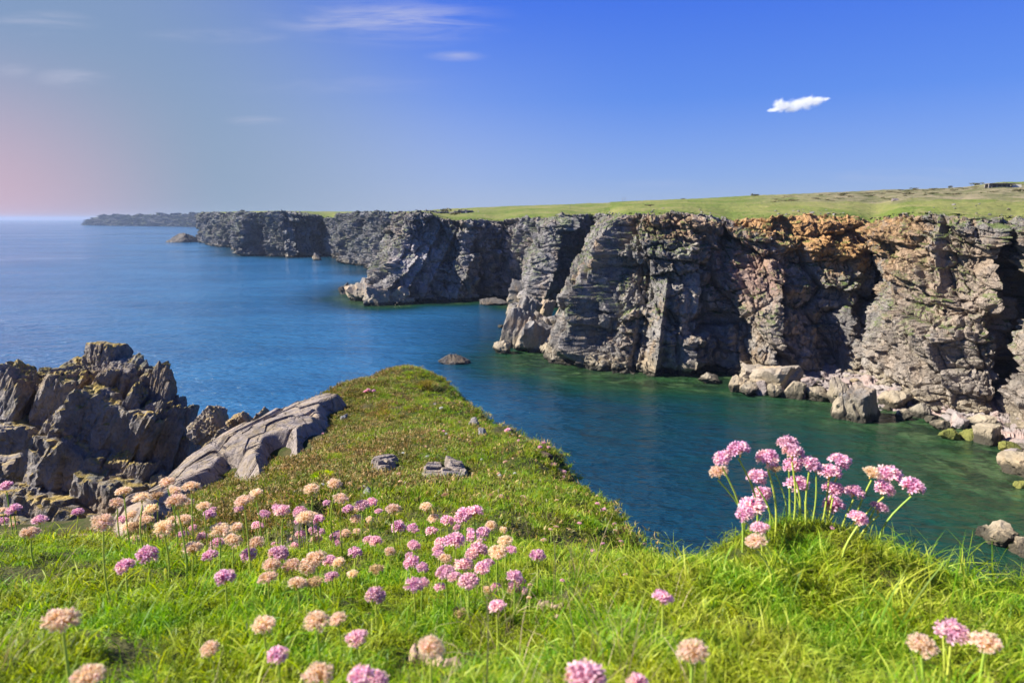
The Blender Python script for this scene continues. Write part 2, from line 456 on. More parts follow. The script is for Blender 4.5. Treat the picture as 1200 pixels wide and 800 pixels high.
near_P, near_px, _ = ribbon(near_cols, 0.8, 290, seed=101, amp=1.0, dip=0.42, side=1.0,
                            digs=((1022, 4.5, 2, 34, 4.5, 0.0), (1184, 6, 0, 24, 5.0, 0.05), (1012, 4, 2, 11, 4.5, 0.0), (758, 3, 0, 26, 1.4, 0.35), (1166, 4, 20, 34, 3.0, 0.5),
                                  (800, 26, -1, 1.5, 2.0, 0), (830, 4, 6, 24, 1.8, -1.2), (980, 22, 2, 14, 3.0, 0.0)),
                            slabs=((728, 36, 5, -1, 34, 6.5, 0.45, 0.55), (778, 14, 4, 0, 20, 3.2, 0.5, 0.5), (812, 18, 5, 0, 24, 2.2, 0.5, 0.45), (906, 40, 10, 0, 21, 4.2, 0.15, 0.3), (1160, 20, 4, 18, 34, 3.0, 0.2, 0.2), (1100, 14, 3, 20, 34, 2.0, 0.3, 0.3)),
                            ridges=( (1048, 13, 18, 34, 2.8, 0.0), (1085, 34, -1, 16, 2.6, 0.35), (960, 30, 26, 34, 1.8, 0), (790, 14, 6, 22, 2.0, 0.4)))
def pt(P, px, pxa, f):
    j = int(np.argmin(np.abs(px - pxa) + (np.arange(len(px)) < len(px) * 0.04) * 99)); i = int(f * (P.shape[0] - 1))
    return P[i, j]
def spot(pxa, z, rx, rz, col, amt):
    q = pt(near_P, near_px, pxa, z / 36.0)
    return (q[0], q[1], z, rx, rx * 1.3, rz, col, amt)
ORANGE = (0.43, 0.235, 0.09)
near_spots = [spot(950, 32, 16, 7, ORANGE, 0.85), spot(905, 33.5, 9, 3.5, ORANGE, 0.8), spot(985, 27, 8, 5, ORANGE, 0.75), spot(1052, 28, 7, 8, (0.42, 0.25, 0.11), 0.7), spot(872, 22, 10, 9, (0.36, 0.215, 0.155), 0.6),
              spot(800, 32, 12, 3.5, (0.36, 0.22, 0.12), 0.6), spot(1105, 22, 16, 12, (0.36, 0.27, 0.19), 0.6), spot(1095, 8, 20, 10, (0.33, 0.27, 0.21), 0.65), spot(712, 24, 8, 12, (0.42, 0.35, 0.26), 0.5),
              spot(900, 12, 10, 7, (0.38, 0.30, 0.22), 0.5)]
rock_near = rock_material("limestone_near", 1.0, spots=near_spots, wet=True, green=0.85, warm_amt=0.62, pale=(0.40, 0.355, 0.30), mid=(0.155, 0.142, 0.130), dark=(0.040, 0.036, 0.036), bstr=0.8, joints=0.8)
rock_mid = rock_material("limestone_middle", 0.8, wet=True, green=0.6, pale=(0.38, 0.345, 0.32), mid=(0.145, 0.135, 0.128), dark=(0.04, 0.037, 0.037), warm_amt=0.3, bstr=0.7, spots=((mid_P[60, int(np.argmin(abs(mid_px - 505)))][0], mid_P[60, int(np.argmin(abs(mid_px - 505)))][1], 15, 11, 14, 13, (0.40, 0.36, 0.37), 0.6),))
rock_far = rock_material("limestone_far", 0.45, wet=True, green=0.5, pale=(0.30, 0.29, 0.28), mid=(0.14, 0.135, 0.13), dark=(0.045, 0.042, 0.04), warm_amt=0.15, bstr=0.8)

grass_field, t, b, out = new_mat("cliff_top_turf")
g = t.n('ShaderNodeNewGeometry'); P = g.outputs['Position']
ha = t.n('ShaderNodeAttribute'); ha.attribute_name = 'heath'
n1 = t.noise(t.mapping(P, scale=(1, 0.5, 1)), 0.035, 5, 0.6)
n2 = t.noise(P, 0.5, 5, 0.7)
n3 = t.noise(t.mapping(P, scale=(1, 0.35, 1)), 0.18, 5, 0.7)
col = t.mix(t.mapr(n1, 0.40, 0.62), (0.115, 0.150, 0.026), (0.20, 0.195, 0.060))
col = t.mix(t.math('MULTIPLY', t.mapr(n3, 0.50, 0.70), 0.7), col, (0.27, 0.215, 0.10))
col = t.mix(t.math('MULTIPLY', t.mapr(n2, 0.40, 0.68), 0.45), col, (0.055, 0.10, 0.018))
hc = t.mix(t.mapr(n3, 0.35, 0.62), (0.085, 0.095, 0.030), (0.245, 0.200, 0.120))
hc = t.mix(t.math('MULTIPLY', t.mapr(n2, 0.5, 0.72), 0.7), hc, (0.045, 0.065, 0.02))
col = t.mix(ha.outputs['Fac'], col, hc)
t.link(col, b.inputs['Base Color']); b.inputs['Roughness'].default_value = 0.95; b.inputs['Specular IOR Level'].default_value = 0.1
nb = bump(t, None, n3, 0.9, 1.2); bump(t, b, n2, 0.8, 0.35, nb)

def cliff_with_top(P, px, mat, label, first, ds, name):
    nr, nc = P.shape[:2]
    # the grass running back from the displaced edge, along each column's own bearing
    E = P[-1, first:]
    n = len(E)
    pxe = px[first:]
    pxs = np.maximum.accumulate(pxe) + np.arange(n) * 1e-4
    d = np.hypot(E[:, 0], E[:, 1])
    w_ = max(7, int(n * 0.018)) | 1
    pad = np.pad(d, w_ // 2, mode='edge')
    dmx = np.max(np.stack([pad[i:i + n] for i in range(w_)]), 0)
    zp = np.pad(E[:, 2], w_ // 2, mode='edge')
    zmx = np.mean(np.stack([zp[i:i + n] for i in range(w_)]), 0)
    kz = np.hanning(w_ * 2 + 1); kz /= kz.sum()
    def smo(a): return np.convolve(np.pad(a, w_, mode='edge'), kz, 'valid')
    ds_, zs_, pxs = smo(dmx) * 1.004 + 0.5, smo(zmx) + 0.05, smo(pxs)
    bear = smo(np.maximum.accumulate(np.arctan2(E[:, 0], E[:, 1])) + np.arange(n) * 1e-7)
    # rim: the cliff mesh runs a little way in under the turf
    u = np.stack([np.sin(bear), np.cos(bear)], -1)
    tuck = np.concatenate([u * (ds_ + 2.5)[:, None], (zs_ - 0.35)[:, None]], -1)
    head_ = P[-1, :first] * np.array([1.02, 1.02, 1])
    full = np.concatenate([head_, tuck])
    rim = [P[-1] * (1 - k) + full * k + np.array([0, 0, 1.0]) * (0.30 * fbm(P[-1] / 1.5 + k * 3, 3, 12) * (1 - k))[:, None] + np.array([0, 0, 0.25 * (k < 1)]) for k in (0.25, 0.5, 0.75, 1.0)]
    Pc = np.concatenate([P, np.stack(rim)])
    me = mesh_np('cliff', Pc.reshape(-1, 3), grid_faces(nr + 4, nc))
    link('cliff', me, mat, kind='structure', label=label)
    N_ = max(160, int((bear[-1] - bear[0]) / 0.0016))
    bg_ = np.linspace(bear[0], bear[-1], N_)
    w_ = 14
    kz = np.hanning(w_ * 2 + 1); kz /= kz.sum()
    dz_ = np.interp(bg_, bear, ds_); zz_ = np.interp(bg_, bear, zs_)
    ds_, zs_ = smo(dz_), smo(zz_)
    n = N_
    u = np.stack([np.sin(bg_), np.cos(bg_)], -1)
    pxs = 600 + 800 * np.tan(bg_) * 1.016; d = ds_
    skz = np.interp(pxs, SKYL[:, 0], SKYL[:, 1])
    az = (pxs - 600) / 800
    _, yy, zz = ray(pxs, skz)
    sl = zz / np.hypot(az, yy)                                    # rise per metre along the bearing
    fr = np.concatenate([[0, 0.0001, 0.010, 0.02, 0.035], np.linspace(0.05, 1, 70) ** 1.5, [1.5, 2.5, 4]])
    rows = []
    he = []
    for f in fr:
        dist = ds_ + (ds - ds_) * min(f, 1.0) + max(f - 1, 0) * 900
        q = np.zeros((n, 3)); q[:, :2] = u * dist[:, None]
        target = EYE + sl * ds
        z = zs_ + (target - zs_) * min(f, 1) ** 0.92
        if f > 1: z = target - 4.0 * (f - 1)
        nn = np.stack([q[:, 0] / 22, q[:, 1] / 22, q[:, 0] * 0], -1)
        z = z + 0.12 * fbm(nn * 30, 2, 8) * (f < 1) + (0.7 * fbm(nn, 3, 5) + 0.25 * fbm(nn * 9, 3, 6)) * min(1, f * 18) * (1 if f <= 1 else 0.3)
        q[:, 2] = z
        if f == 0: q[:, 2] -= 1.2
        rows.append(q)
        he.append(sstep(pxs + 60 * fbm(np.stack([pxs / 60, 0 * d + f * 4, 0 * d], -1), 3, 7), 860, 1000) * sstep(f + 0.10 * fbm(np.stack([pxs / 25, 0 * d + f * 9, 0 * d], -1), 3, 9), 0.22, 0.34)
                  * (1 - sstep(pxs, 1125, 1160) * sstep(f, 0.80, 0.90)))
    Q = np.stack(rows)
    me = mesh_np('clifftop_turf', Q.reshape(-1, 3), grid_faces(*Q.shape[:2]), True)
    attr(me, 'heath', np.stack(he).ravel())
    link('clifftop_turf', me, grass_field, kind='structure', label=name)
    return Q

i0 = int(np.argmax(far_px < 236)); far_Q = cliff_with_top(far_P, far_px, rock_far, 'distant pale grey cliffs at the end of the bay', int(np.argmin(far_px[:len(far_px) // 4])), 1500.0, 'thin green turf on the distant cliffs')
mid_Q = cliff_with_top(mid_P, mid_px, rock_mid, 'grey sea cliff with a cave at its foot', int(np.argmin(mid_px[:len(mid_px) // 4])), 620.0, 'green turf above the grey cliff')
near_Q = cliff_with_top(near_P, near_px, rock_near, 'tall buttressed cliff with orange rock at its top', int(np.argmin(near_px[:len(near_px) // 4])), 430.0, 'wide green and heathy cliff top')

# the hazy headland beyond everything
hl = [(320, 258.5, 320, 249.5, 30), (103, 263.2, 104, 262.0, 30), (107, 264, 110, 258.5, 40), (114, 264.3, 118, 253.2, 60), (135, 264.6, 138, 252.4, 60), (165, 265, 165, 252.2, 60), (200, 265.5, 200, 251.8, 60), (228, 266, 228, 250.6, 60), (300, 267, 300, 250.2, 60), (420, 268, 420, 250, 60)]
hd_P, hd_px, _ = ribbon(hl, 0.9, 40, seed=400, amp=9.0, dip=0.1, side=1.0)
# ease the relief where the point tapers into the sea
nr, nc = hd_P.shape[:2]
me = mesh_np('headland', hd_P.reshape(-1, 3), grid_faces(nr, nc))
link('headland', me, rock_material("headland_rock", 0.08, wet=False, green=0.6, warm_amt=0.1, pale=(0.25, 0.24, 0.22), mid=(0.13, 0.13, 0.12)), kind='structure', label='low blue headland on the horizon')
E = hd_P[-1, int(np.argmin(hd_px[:len(hd_px) // 3])):]
Q = np.stack([E, E * np.array([1.06, 1.06, 1]) + np.array([0, 0, 1.5]), E * np.array([1.5, 1.5, 0.2]) + np.array([0, 0, 20])])
link('headland_turf', mesh_np('headland_turf', Q.reshape(-1, 3), grid_faces(*Q.shape[:2]), True), grass_field, kind='structure', label='green top of the far headland')

# ================================================================== SEA
rad = np.concatenate([[0.0], np.geomspace(14, 21000, 240)])
azs = np.linspace(-PI, PI, 481)
R_, A_ = np.meshgrid(rad, azs, indexing='ij')
SX, SY = R_ * np.sin(A_), R_ * np.cos(A_)
foot = np.concatenate([near_P[8, ::6, :2], mid_P[6, ::8, :2]])
fw_ = np.concatenate([np.interp(near_px[::6], [600, 700, 850, 1000, 1200, 1600], [16, 16, 22, 34, 36, 34]), np.full(len(mid_P[6, ::8]), 12.0)])
sh = np.zeros(SX.shape); mk = (R_ > 25) & (R_ < 420) & (np.abs(A_) < 1.6)
pp = np.stack([SX[mk], SY[mk]], -1)
best = np.zeros(len(pp))
for q, wv in zip(foot, fw_):
    best = np.maximum(best, np.exp(-(np.hypot(pp[:, 0] - q[0], pp[:, 1] - q[1]) / wv) ** 1.5))
sh[mk] = best
me = mesh_np('sea', np.stack([SX, SY, SX * 0], -1).reshape(-1, 3), grid_faces(len(rad), len(azs)), True)
attr(me, 'shallow', sh.ravel())
open_ = np.ones(SX.shape); mk = (R_ < 900) & (np.abs(A_) < 1.7)
pp = np.stack([SX[mk], SY[mk]], -1); dm = np.full(len(pp), 9e9)
for q in np.concatenate([near_P[8, ::20, :2], mid_P[6, ::20, :2], far_P[4, ::30, :2]]): dm = np.minimum(dm, np.hypot(pp[:, 0] - q[0], pp[:, 1] - q[1]))
open_[mk] = np.maximum(sstep(dm, 35, 190), 0.95 * sstep(-pp[:, 0] + 6 * fbm(np.stack([pp[:, 0] / 30, pp[:, 1] / 30, dm * 0], -1), 3, 88), -18, 42) * sstep(dm, 6, 40))
attr(me, 'open', open_.ravel())
sea_mat, t, b, out = new_mat("sea_water")
g = t.n('ShaderNodeNewGeometry'); P = g.outputs['Position']
a_ = t.n('ShaderNodeAttribute'); a_.attribute_name = 'shallow'
big = t.noise(t.mapping(P, scale=(1, 2.2, 1)), 0.012, 4, 0.6, 0.6)
pat = t.noise(t.mapping(P, scale=(1, 1.6, 1), rot=(0, 0, 0.5)), 0.085, 6, 0.62, 0.7)
dp = t.math('ADD', a_.outputs['Fac'], t.math('MULTIPLY', t.math('SUBTRACT', pat, 0.5), 0.42))
oa = t.n('ShaderNodeAttribute'); oa.attribute_name = 'open'
col = t.mix(t.mapr(big, 0.35, 0.65), (0.003, 0.026, 0.045), (0.004, 0.036, 0.060))
col = t.mix(oa.outputs['Fac'], col, t.mix(t.mapr(big, 0.35, 0.65), (0.017, 0.095, 0.215), (0.024, 0.125, 0.265)))
col = t.mix(t.mapr(dp, 0.10, 0.42), col, (0.004, 0.036, 0.030))
col = t.mix(t.mapr(dp, 0.34, 0.62), col, (0.010, 0.046, 0.020))
kelp = t.noise(P, 0.22, 5, 0.65, 0.8)
bed = t.mix(t.mapr(kelp, 0.42, 0.60), (0.014, 0.022, 0.010), t.mix(t.mapr(pat, 0.42, 0.62), (0.030, 0.075, 0.022), (0.085, 0.13, 0.05)))
col = t.mix(t.math('MULTIPLY', t.mapr(dp, 0.42, 0.85), 0.65), col, bed)
t.link(col, b.inputs['Base Color'])
b.inputs['Roughness'].default_value = 0.14
b.inputs['IOR'].default_value = 1.333
b.inputs['Specular IOR Level'].default_value = 0.5
w1 = t.noise(t.mapping(P, scale=(0.55, 1.0, 1), rot=(0, 0, 0.25)), 0.9, 4, 0.62)
w2 = t.noise(t.mapping(P, scale=(0.45, 1.0, 1), rot=(0, 0, 0.10)), 0.16, 4, 0.6)
w4 = t.noise(t.mapping(P, scale=(0.40, 1.0, 1), rot=(0, 0, 0.35)), 0.38, 3, 0.6)
w3 = t.noise(t.mapping(P, scale=(0.35, 1.0, 1), rot=(0, 0, -0.1)), 0.022, 4, 0.6)
nb = bump(t, None, w3, 0.7, 4.0)
nb = bump(t, None, w2, 1.0, 1.5, nb)
nb = bump(t, None, w4, 1.0, 1.0, nb)
bump(t, b, w1, 1.0, 0.60, nb)
calm = t.noise(t.mapping(P, scale=(0.4, 1.6, 1), rot=(0, 0, -0.3)), 0.006, 5, 0.6, 1.0)
t.link(t.mapr(calm, 0.35, 0.68, 0.20, 0.06), b.inputs['Roughness'])
link('sea', me, sea_mat, kind='structure', label='calm blue sea turning green in the shallows')
# the sea bed far below closes the world under the water
sb = np.stack([SX, SY, SX * 0 - 14.0], -1)[::20, ::20]
link('sea_bed', mesh_np('sea_bed', sb.reshape(-1, 3), grid_faces(*sb.shape[:2])), rock_mid, kind='structure')

# ================================================================== ROCKS
def ico(sub):
    import bmesh
    bm = bmesh.new(); bmesh.ops.create_icosphere(bm, subdivisions=sub, radius=1)
    v = np.array([x.co[:] for x in bm.verts]); f = np.array([[x.index for x in y.verts] for y in bm.faces]); bm.free()
    return v / np.linalg.norm(v, axis=1, keepdims=True), f
ICO = {k: ico(k) for k in (2, 3, 4, 5)}
def rock_shape(sub, seed, cuts=14, boxy=0.0, noise=0.05, lo=0.62, hi=1.0, fine=0.035, joint=0.0):
    """unit boulder: a sphere cut by planes"""
    rs = np.random.RandomState(seed)
    d, f = ICO[sub]
    n = rs.normal(size=(cuts, 3)); n /= np.linalg.norm(n, axis=1, keepdims=True)
    h = rs.uniform(lo, hi, cuts)
    if boxy > 0:
        bx = np.array([(1, 0, 0), (-1, 0, 0), (0, 1, 0), (0, -1, 0), (0, 0, 1), (0, 0, -1)], float) + rs.normal(size=(6, 3)) * 0.13
        bx /= np.linalg.norm(bx, axis=1, keepdims=True)
        n = np.concatenate([bx, n]); h = np.concatenate([rs.uniform(0.62, 0.72, 6), h * 0.25 + 0.78])
    q = d @ n.T
    r = np.where(q > 1e-3, h[None] / np.maximum(q, 1e-3), 9).min(1)
    r = np.minimum(r, 1.25)
    p = d * r[:, None]
    a, e = facets(p[:, 0] * 2.6 + p[:, 2] * 1.1 + seed, p[:, 1] * 2.6 - p[:, 2] * 1.7, seed, 1.2)
    if joint > 0:
        g1_, h1_ = facets(p[:, 0] * 2.3 + p[:, 1] * 1.3 + seed, p[:, 2] * 0.9 + p[:, 0] * 0.5, seed + 11, 1.2)
        g2_, h2_ = facets(p[:, 0] * 6.0 - p[:, 1] * 4.0 + seed, p[:, 2] * 2.4 + p[:, 1], seed + 12, 1.1)
        g3_, h3_ = facets(p[:, 0] * 13 + p[:, 1] * 11 + seed, p[:, 2] * 7.0 + p[:, 0] * 2, seed + 13, 1.0)
        p = p * (1 + joint * (g1_ * 0.9 + 0.45 * g2_ + 0.22 * g3_ - 1.0 * (1 - sstep(h1_, 0, 0.10)) - 0.5 * (1 - sstep(h2_, 0, 0.12))))[:, None]
    p = p * (1 + noise * a + noise * fbm(p * 2.2 + seed, 4, seed) + fine * fbm(p * 9 + seed, 3, seed + 1))[:, None]
    return p, f
ROCKMESH = {}
def rock_mesh(key, mat, sub=3, boxy=0.0, **k):
    kk = (key, mat.name, sub, boxy)
    if kk not in ROCKMESH:
        p, f = rock_shape(sub, 1000 + key, boxy=boxy, **k)
        me = mesh_np('boulder', p, f)
        me.materials.append(mat)
        ROCKMESH[kk] = me
    return ROCKMESH[kk]
def put_rock(name, me, loc, size, rot=(0, 0, 0), parent=None, **props):
    o = link(name, me, None, parent, **props)
    o.location = Vector(loc); o.scale = size; o.rotation_euler = rot
    return o

beach_rock = rock_material("beach_boulder_rock", 0.9, pale=(0.38, 0.32, 0.25), mid=(0.24, 0.20, 0.155), dark=(0.12, 0.105, 0.09), warm=(0.42, 0.29, 0.16), warm_amt=0.6, wet=True, bstr=0.45, joints=0.3)
pink_rock = rock_material("pale_pink_boulder_rock", 1.2, pale=(0.36, 0.31, 0.28), mid=(0.24, 0.20, 0.18), dark=(0.11, 0.09, 0.08), warm=(0.38, 0.25, 0.20), warm_amt=0.6, bstr=0.35, joints=0.2)
grey_rock = rock_material("grey_boulder_rock", 1.0, pale=(0.32, 0.29, 0.26), mid=(0.16, 0.148, 0.135), dark=(0.05, 0.045, 0.042), warm_amt=0.45, wet=True, bstr=0.6, joints=0.5)
sea_rock = rock_material("dark_sea_rock", 1.2, pale=(0.16, 0.14, 0.12), mid=(0.075, 0.068, 0.06), dark=(0.03, 0.028, 0.026), warm=(0.16, 0.11, 0.06), warm_amt=0.5)

# beach sheet between the waterline and the foot of the cliff
wl = np.array([(872, 447), (900, 452), (935, 459), (975, 472), (1000, 478), (1045, 484), (1085, 490), (1110, 497), (1140, 507), (1165, 518), (1182, 534), (1195, 556), (1215, 590), (1260, 640), (1330, 720)], float)
bk = np.array([(905, 432), (925, 424), (960, 420), (985, 421), (1015, 424), (1040, 445), (1062, 455), (1085, 461), (1112, 468), (1135, 471), (1160, 473), (1183, 462), (1200, 476), (1260, 515), (1340, 570)], float)
WL = on_level(wl[:, 0], wl[:, 1], -0.4); BK = on_level(bk[:, 0], bk[:, 1], 2.6)
BK[:, :2] += (BK[:, :2] / np.linalg.norm(BK[:, :2], axis=1, keepdims=True)) * 5
k = np.linspace(0, len(wl) - 1, 220)
def rs_(a): return np.stack([np.interp(k, np.arange(len(a)), a[:, j]) for j in range(3)], -1)
WLs, BKs = rs_(WL), rs_(BK)
f = np.linspace(-0.25, 1.0, 60)[:, None, None]
BE = WLs[None] * (1 - f) + BKs[None] * f
a1, e1 = facets(BE[..., 0] / 0.9, BE[..., 1] / 0.9, 61, 0.6)
a2, e2 = facets(BE[..., 0] / 2.4, BE[..., 1] / 2.4, 62, 0.8)
BE[..., 2] += 0.22 * a1 + 0.4 * a2 + 0.25 * np.minimum(e1, 0.6)
link('beach', mesh_np('beach', BE.reshape(-1, 3), grid_faces(*BE.shape[:2])), pink_rock, kind='structure', label='pale shingle and cobble beach under the cliff')
def beach_point(i, j):
    """i along 0..14, j 0 water .. 1 cliff"""
    a = np.array([np.interp(i, np.arange(len(WL)), WL[:, q]) for q in range(3)]); c = np.array([np.interp(i, np.arange(len(BK)), BK[:, q]) for q in range(3)])
    return a * (1 - j) + c * j

def boulder_at(px, py, wpx, hpx, mat, key, label, z=0.0, boxy=0.0, sub=4, rot=None, cat='boulder', group=None, depth=None, name='boulder', yaw=None, sink=0.30, noise=0.06, peak=0.0):
    """a boulder whose foot meets level z at (px, py), about wpx by hpx picture pixels"""
    q = on_level(px, py, z)
    t_ = np.hypot(q[1], 0) / (CP) ; t_ = (z - EYE) / ray(px, py)[2]
    W = wpx * t_ / 800 / 2; H = hpx * t_ / 800 / 2
    D_ = depth if depth else W * 0.8
    me = rock_mesh(key, mat, sub, boxy, noise=noise)
    if peak:
        co = np.empty(len(me.vertices) * 3); me.vertices.foreach_get('co', co); co = co.reshape(-1, 3)
        k_ = np.clip(1 - peak * np.clip(co[:, 2] + 0.1, 0, 1), 0.05, 1); co[:, 0] = co[:, 0] * k_ - 0.12 * (1 - k_); co[:, 1] *= k_
        me.vertices.foreach_set('co', co.ravel()); me.update()
    o = put_rock(name, me, (q[0], q[1] + D_ * 0.7, z + H * (1 - sink)), (W * 1.12, D_ * 1.12, H * (1 + sink) * 1.05), rot if rot else (0, 0, 0), label=label, category=cat, group=group)
    return o
big = [
 (832, 449, 24, 10, grey_rock, 1, 'low flat boulder at the left end of the beach, in the water'),
 (863, 460, 17, 17, beach_rock, 2, 'ochre boulder in the water just left of the large slanting beach block'),
 (878, 463, 22, 13, grey_rock, 3, 'dark based boulder at the waterline below the long flat topped block'),
 (893, 456, 52, 27, beach_rock, 4, 'long flat topped brown block near the left end of the beach'),
 (914, 463, 62, 36, beach_rock, 5, 'largest slanting brown block of the left beach boulders'),
 (893, 462, 22, 14, pink_rock, 21, 'rounded pinkish boulder between two brown blocks at the waterline'),
 (908, 465, 20, 14, beach_rock, 22, 'split ochre boulder in front of the largest slanting block'),
 (921, 441, 29, 25, grey_rock, 6, 'tilted grey slab boulder behind the largest slanting block'),
 (934, 468, 24, 24, beach_rock, 7, 'pointed pyramid shaped boulder with a sunlit left face'),
 (964, 470, 30, 16, beach_rock, 8, 'low tan boulder right of the pyramid shaped one'),
 (946, 456, 22, 13, pink_rock, 9, 'small brown topped boulder behind the pyramid shaped one'),
 (984, 474, 26, 30, beach_rock, 10, 'ridged tan boulder leaning on the dark crag of the beach'),
 (1012, 494, 48, 40, grey_rock, 11, 'big dark jagged crag standing at the water edge of the beach'),
 (992, 490, 28, 32, beach_rock, 12, 'sunlit ridged rock against the left side of the dark crag'),
 (1052, 479, 34, 22, beach_rock, 13, 'large tan boulder right of the dark jagged crag'),
 (1062, 492, 16, 11, beach_rock, 14, 'small ochre boulder at the waterline right of the dark crag'),
 (1082, 489, 22, 15, grey_rock, 15, 'speckled grey boulder below the foot of the middle buttress'),
 (1093, 496, 17, 9, beach_rock, 16, 'low ochre boulder in the shallows below the speckled one'),
 (1107, 503, 19, 10, beach_rock, 17, 'yellowish flat boulder in the shallows, left of the algae rocks'),
 (1127, 502, 24, 14, pink_rock, 18, 'striped pinkish boulder above the algae covered rocks'),
 (1153, 504, 27, 17, beach_rock, 19, 'broad tan boulder behind the square cut block'),
 (1161, 521, 32, 25, beach_rock, 20, 'square cut tan block with a shaded right side near the shore'),
 (1206, 512, 32, 22, pink_rock, 23, 'large pinkish boulder at the right edge of the beach'),
 (1212, 558, 48, 22, beach_rock, 24, 'big rounded ochre boulder at the right edge, over green water'),
]
algae_rock = rock_material("algae_rock", 1.5, pale=(0.25, 0.24, 0.06), mid=(0.14, 0.15, 0.035), dark=(0.05, 0.05, 0.02), warm=(0.30, 0.22, 0.05), warm_amt=0.5, bstr=0.4)
for (px, py, wp, hp, mt, key, lab) in big:
    boulder_at(px, py, wp, hp, mt, key, lab, boxy=1.0 if key in (4, 5, 7, 20, 11) else 0.0, sub=4, rot=(0.0, -0.35 if key in (6, 11) else 0.1 * ((key * 7) % 5 - 2), 0.5 * ((key * 3) % 5 - 2)), group='boulders on the beach under the cliff', noise=0.12 if key in (11, 12, 10) else 0.07)
for (px, py, wp, hp, key, lab) in [(1117, 515, 24, 11, 31, 'green algae covered rock awash, the left one of two'), (1140, 516, 18, 12, 32, 'green algae covered rock awash, beside the square cut block'), (1188, 531, 20, 12, 33, 'green algae covered rock at the right end of the beach'), (1198, 572, 14, 8, 34, 'small algae rock awash under the ochre boulder')]:
    boulder_at(px, py, wp, hp, algae_rock, key, lab, group='algae covered rocks awash')

# the many middling boulders and cobbles
rsb = np.random.RandomState(5)
NEARBY = [(*on_level(px, py, 0.5)[:2], nm) for px, py, nm in [(840, 448, 'the flat boulder at the left end'), (893, 456, 'the long flat topped block'), (921, 445, 'the tilted grey slab boulder'), (934, 466, 'the pyramid shaped boulder'), (964, 468, 'the low tan boulder'), (960, 445, 'the foot of the orange cliff'), (990, 450, 'the dark chimney'),
          (1000, 480, 'the dark jagged crag'), (1030, 462, 'the left foot of the right buttress'), (1052, 478, 'the large tan boulder'), (1085, 485, 'the speckled grey boulder'), (1085, 470, 'the middle foot of the buttress'), (1110, 495, 'the yellowish flat boulder'), (1128, 498, 'the striped pinkish boulder'), (1125, 480, 'the right foot of the buttress'), (1153, 500, 'the broad tan boulder'),
          (1161, 516, 'the square cut block'), (1165, 485, 'the left side of the dark cleft'), (1190, 490, 'the dark cleft'), (1206, 510, 'the large pinkish boulder'), (1190, 535, 'the right end of the beach')]]
nb_ = 0
for k_ in range(272):
    i = rsb.uniform(0.6, 12.6); j = rsb.beta(1.1, 1.3) * 0.95 + 0.02
    p = beach_point(i, j)
    s = (0.26 + 0.85 * rsb.rand() ** 3.0) * (1.25 if i < 9 else 0.95)
    if i > 9 and j > 0.45: s *= 0.55
    mt = [pink_rock, pink_rock, beach_rock, grey_rock][rsb.randint(4)]
    if i > 10 and j > 0.4: mt = pink_rock
    key = 40 + rsb.randint(10)
    colr = {'pale_pink_boulder_rock': 'pale pinkish', 'beach_boulder_rock': 'tan', 'grey_boulder_rock': 'grey'}[mt.name]
    siz = 'small' if s < 0.5 else 'middling'
    zone = min(NEARBY, key=lambda q_: math.hypot(q_[0] - p[0], q_[1] - p[1]))[2]
    lowr = 'at the water' if j < 0.35 else ('mid bank' if j < 0.68 else 'high up')
    put_rock('boulder', rock_mesh(key, mt, 3, 0.0, cuts=9, lo=0.5, noise=0.04), (p[0], p[1], p[2] + s * 0.35), (s * rsb.uniform(0.8, 1.35), s * rsb.uniform(0.8, 1.2), s * rsb.uniform(0.5, 0.85)), (rsb.uniform(-.3, .3), rsb.uniform(-.3, .3), rsb.uniform(0, 6.28)),
             label=f'{siz} {colr} boulder {lowr}, by {zone}', category='boulder', group=f'{siz} {colr} boulders {lowr}, {zone}')

# fallen blocks at the foot of the bright buttress
blocks = [
 (588, 414, 16, 13, 0, 'beach', 'lone ochre rock in the water left of the fallen blocks', 51, 0),
 (604, 408, 30, 46, 18, 'grey', 'tall leaning dark block at the left of the fallen blocks', 52, 4),
 (620, 358, 40, 26, 10, 'grey', 'broad grey block at the foot of the shaded cove', 53, 6),
 (617, 380, 26, 30, 25, 'grey', 'upright grey block above the leaning dark one', 54, 6),
 (640, 375, 18, 24, 20, 'beach', 'sunlit yellowish block between the cove and the fallen blocks', 55, 5),
 (628, 413, 40, 34, 30, 'grey', 'ridged slanting block at the waterline of the fallen blocks', 56, 2),
 (652, 414, 26, 24, 15, 'beach', 'smooth rounded sunlit block at the waterline', 57, 0),
 (666, 415, 16, 18, 5, 'beach', 'small upright block touching the bright buttress', 58, 0),
 (655, 392, 30, 22, -10, 'grey', 'dark hollowed block behind the smooth rounded one', 59, 4),
 (672, 374, 30, 34, 25, 'grey', 'large smooth boulder leaning against the bright buttress', 60, 8),
 (645, 392, 24, 18, 20, 'grey', 'broken block in the middle of the fallen blocks', 61, 5),
 (633, 402, 20, 26, 28, 'grey', 'narrow dark block wedged between two slanting ones', 63, 4), (612, 396, 18, 24, 22, 'grey', 'ridged grey block behind the tall leaning one', 64, 4), (648, 402, 18, 20, 12, 'beach', 'sunlit tan block above the smooth rounded one', 65, 3),
 (630, 390, 22, 22, 30, 'beach', 'yellow streaked block high in the fallen blocks', 66, 3), (660, 402, 18, 20, 8, 'grey', 'dark cracked block beside the bright buttress', 67, 3), (641, 416, 14, 12, 5, 'beach', 'little ochre block at the waterline between larger ones', 68, 0), (606, 372, 22, 16, 15, 'grey', 'low grey block left in the shaded cove', 69, 0),
 (690, 398, 30, 30, 15, 'grey', 'tan block wedged high on the bright buttress foot', 62, 6),
]
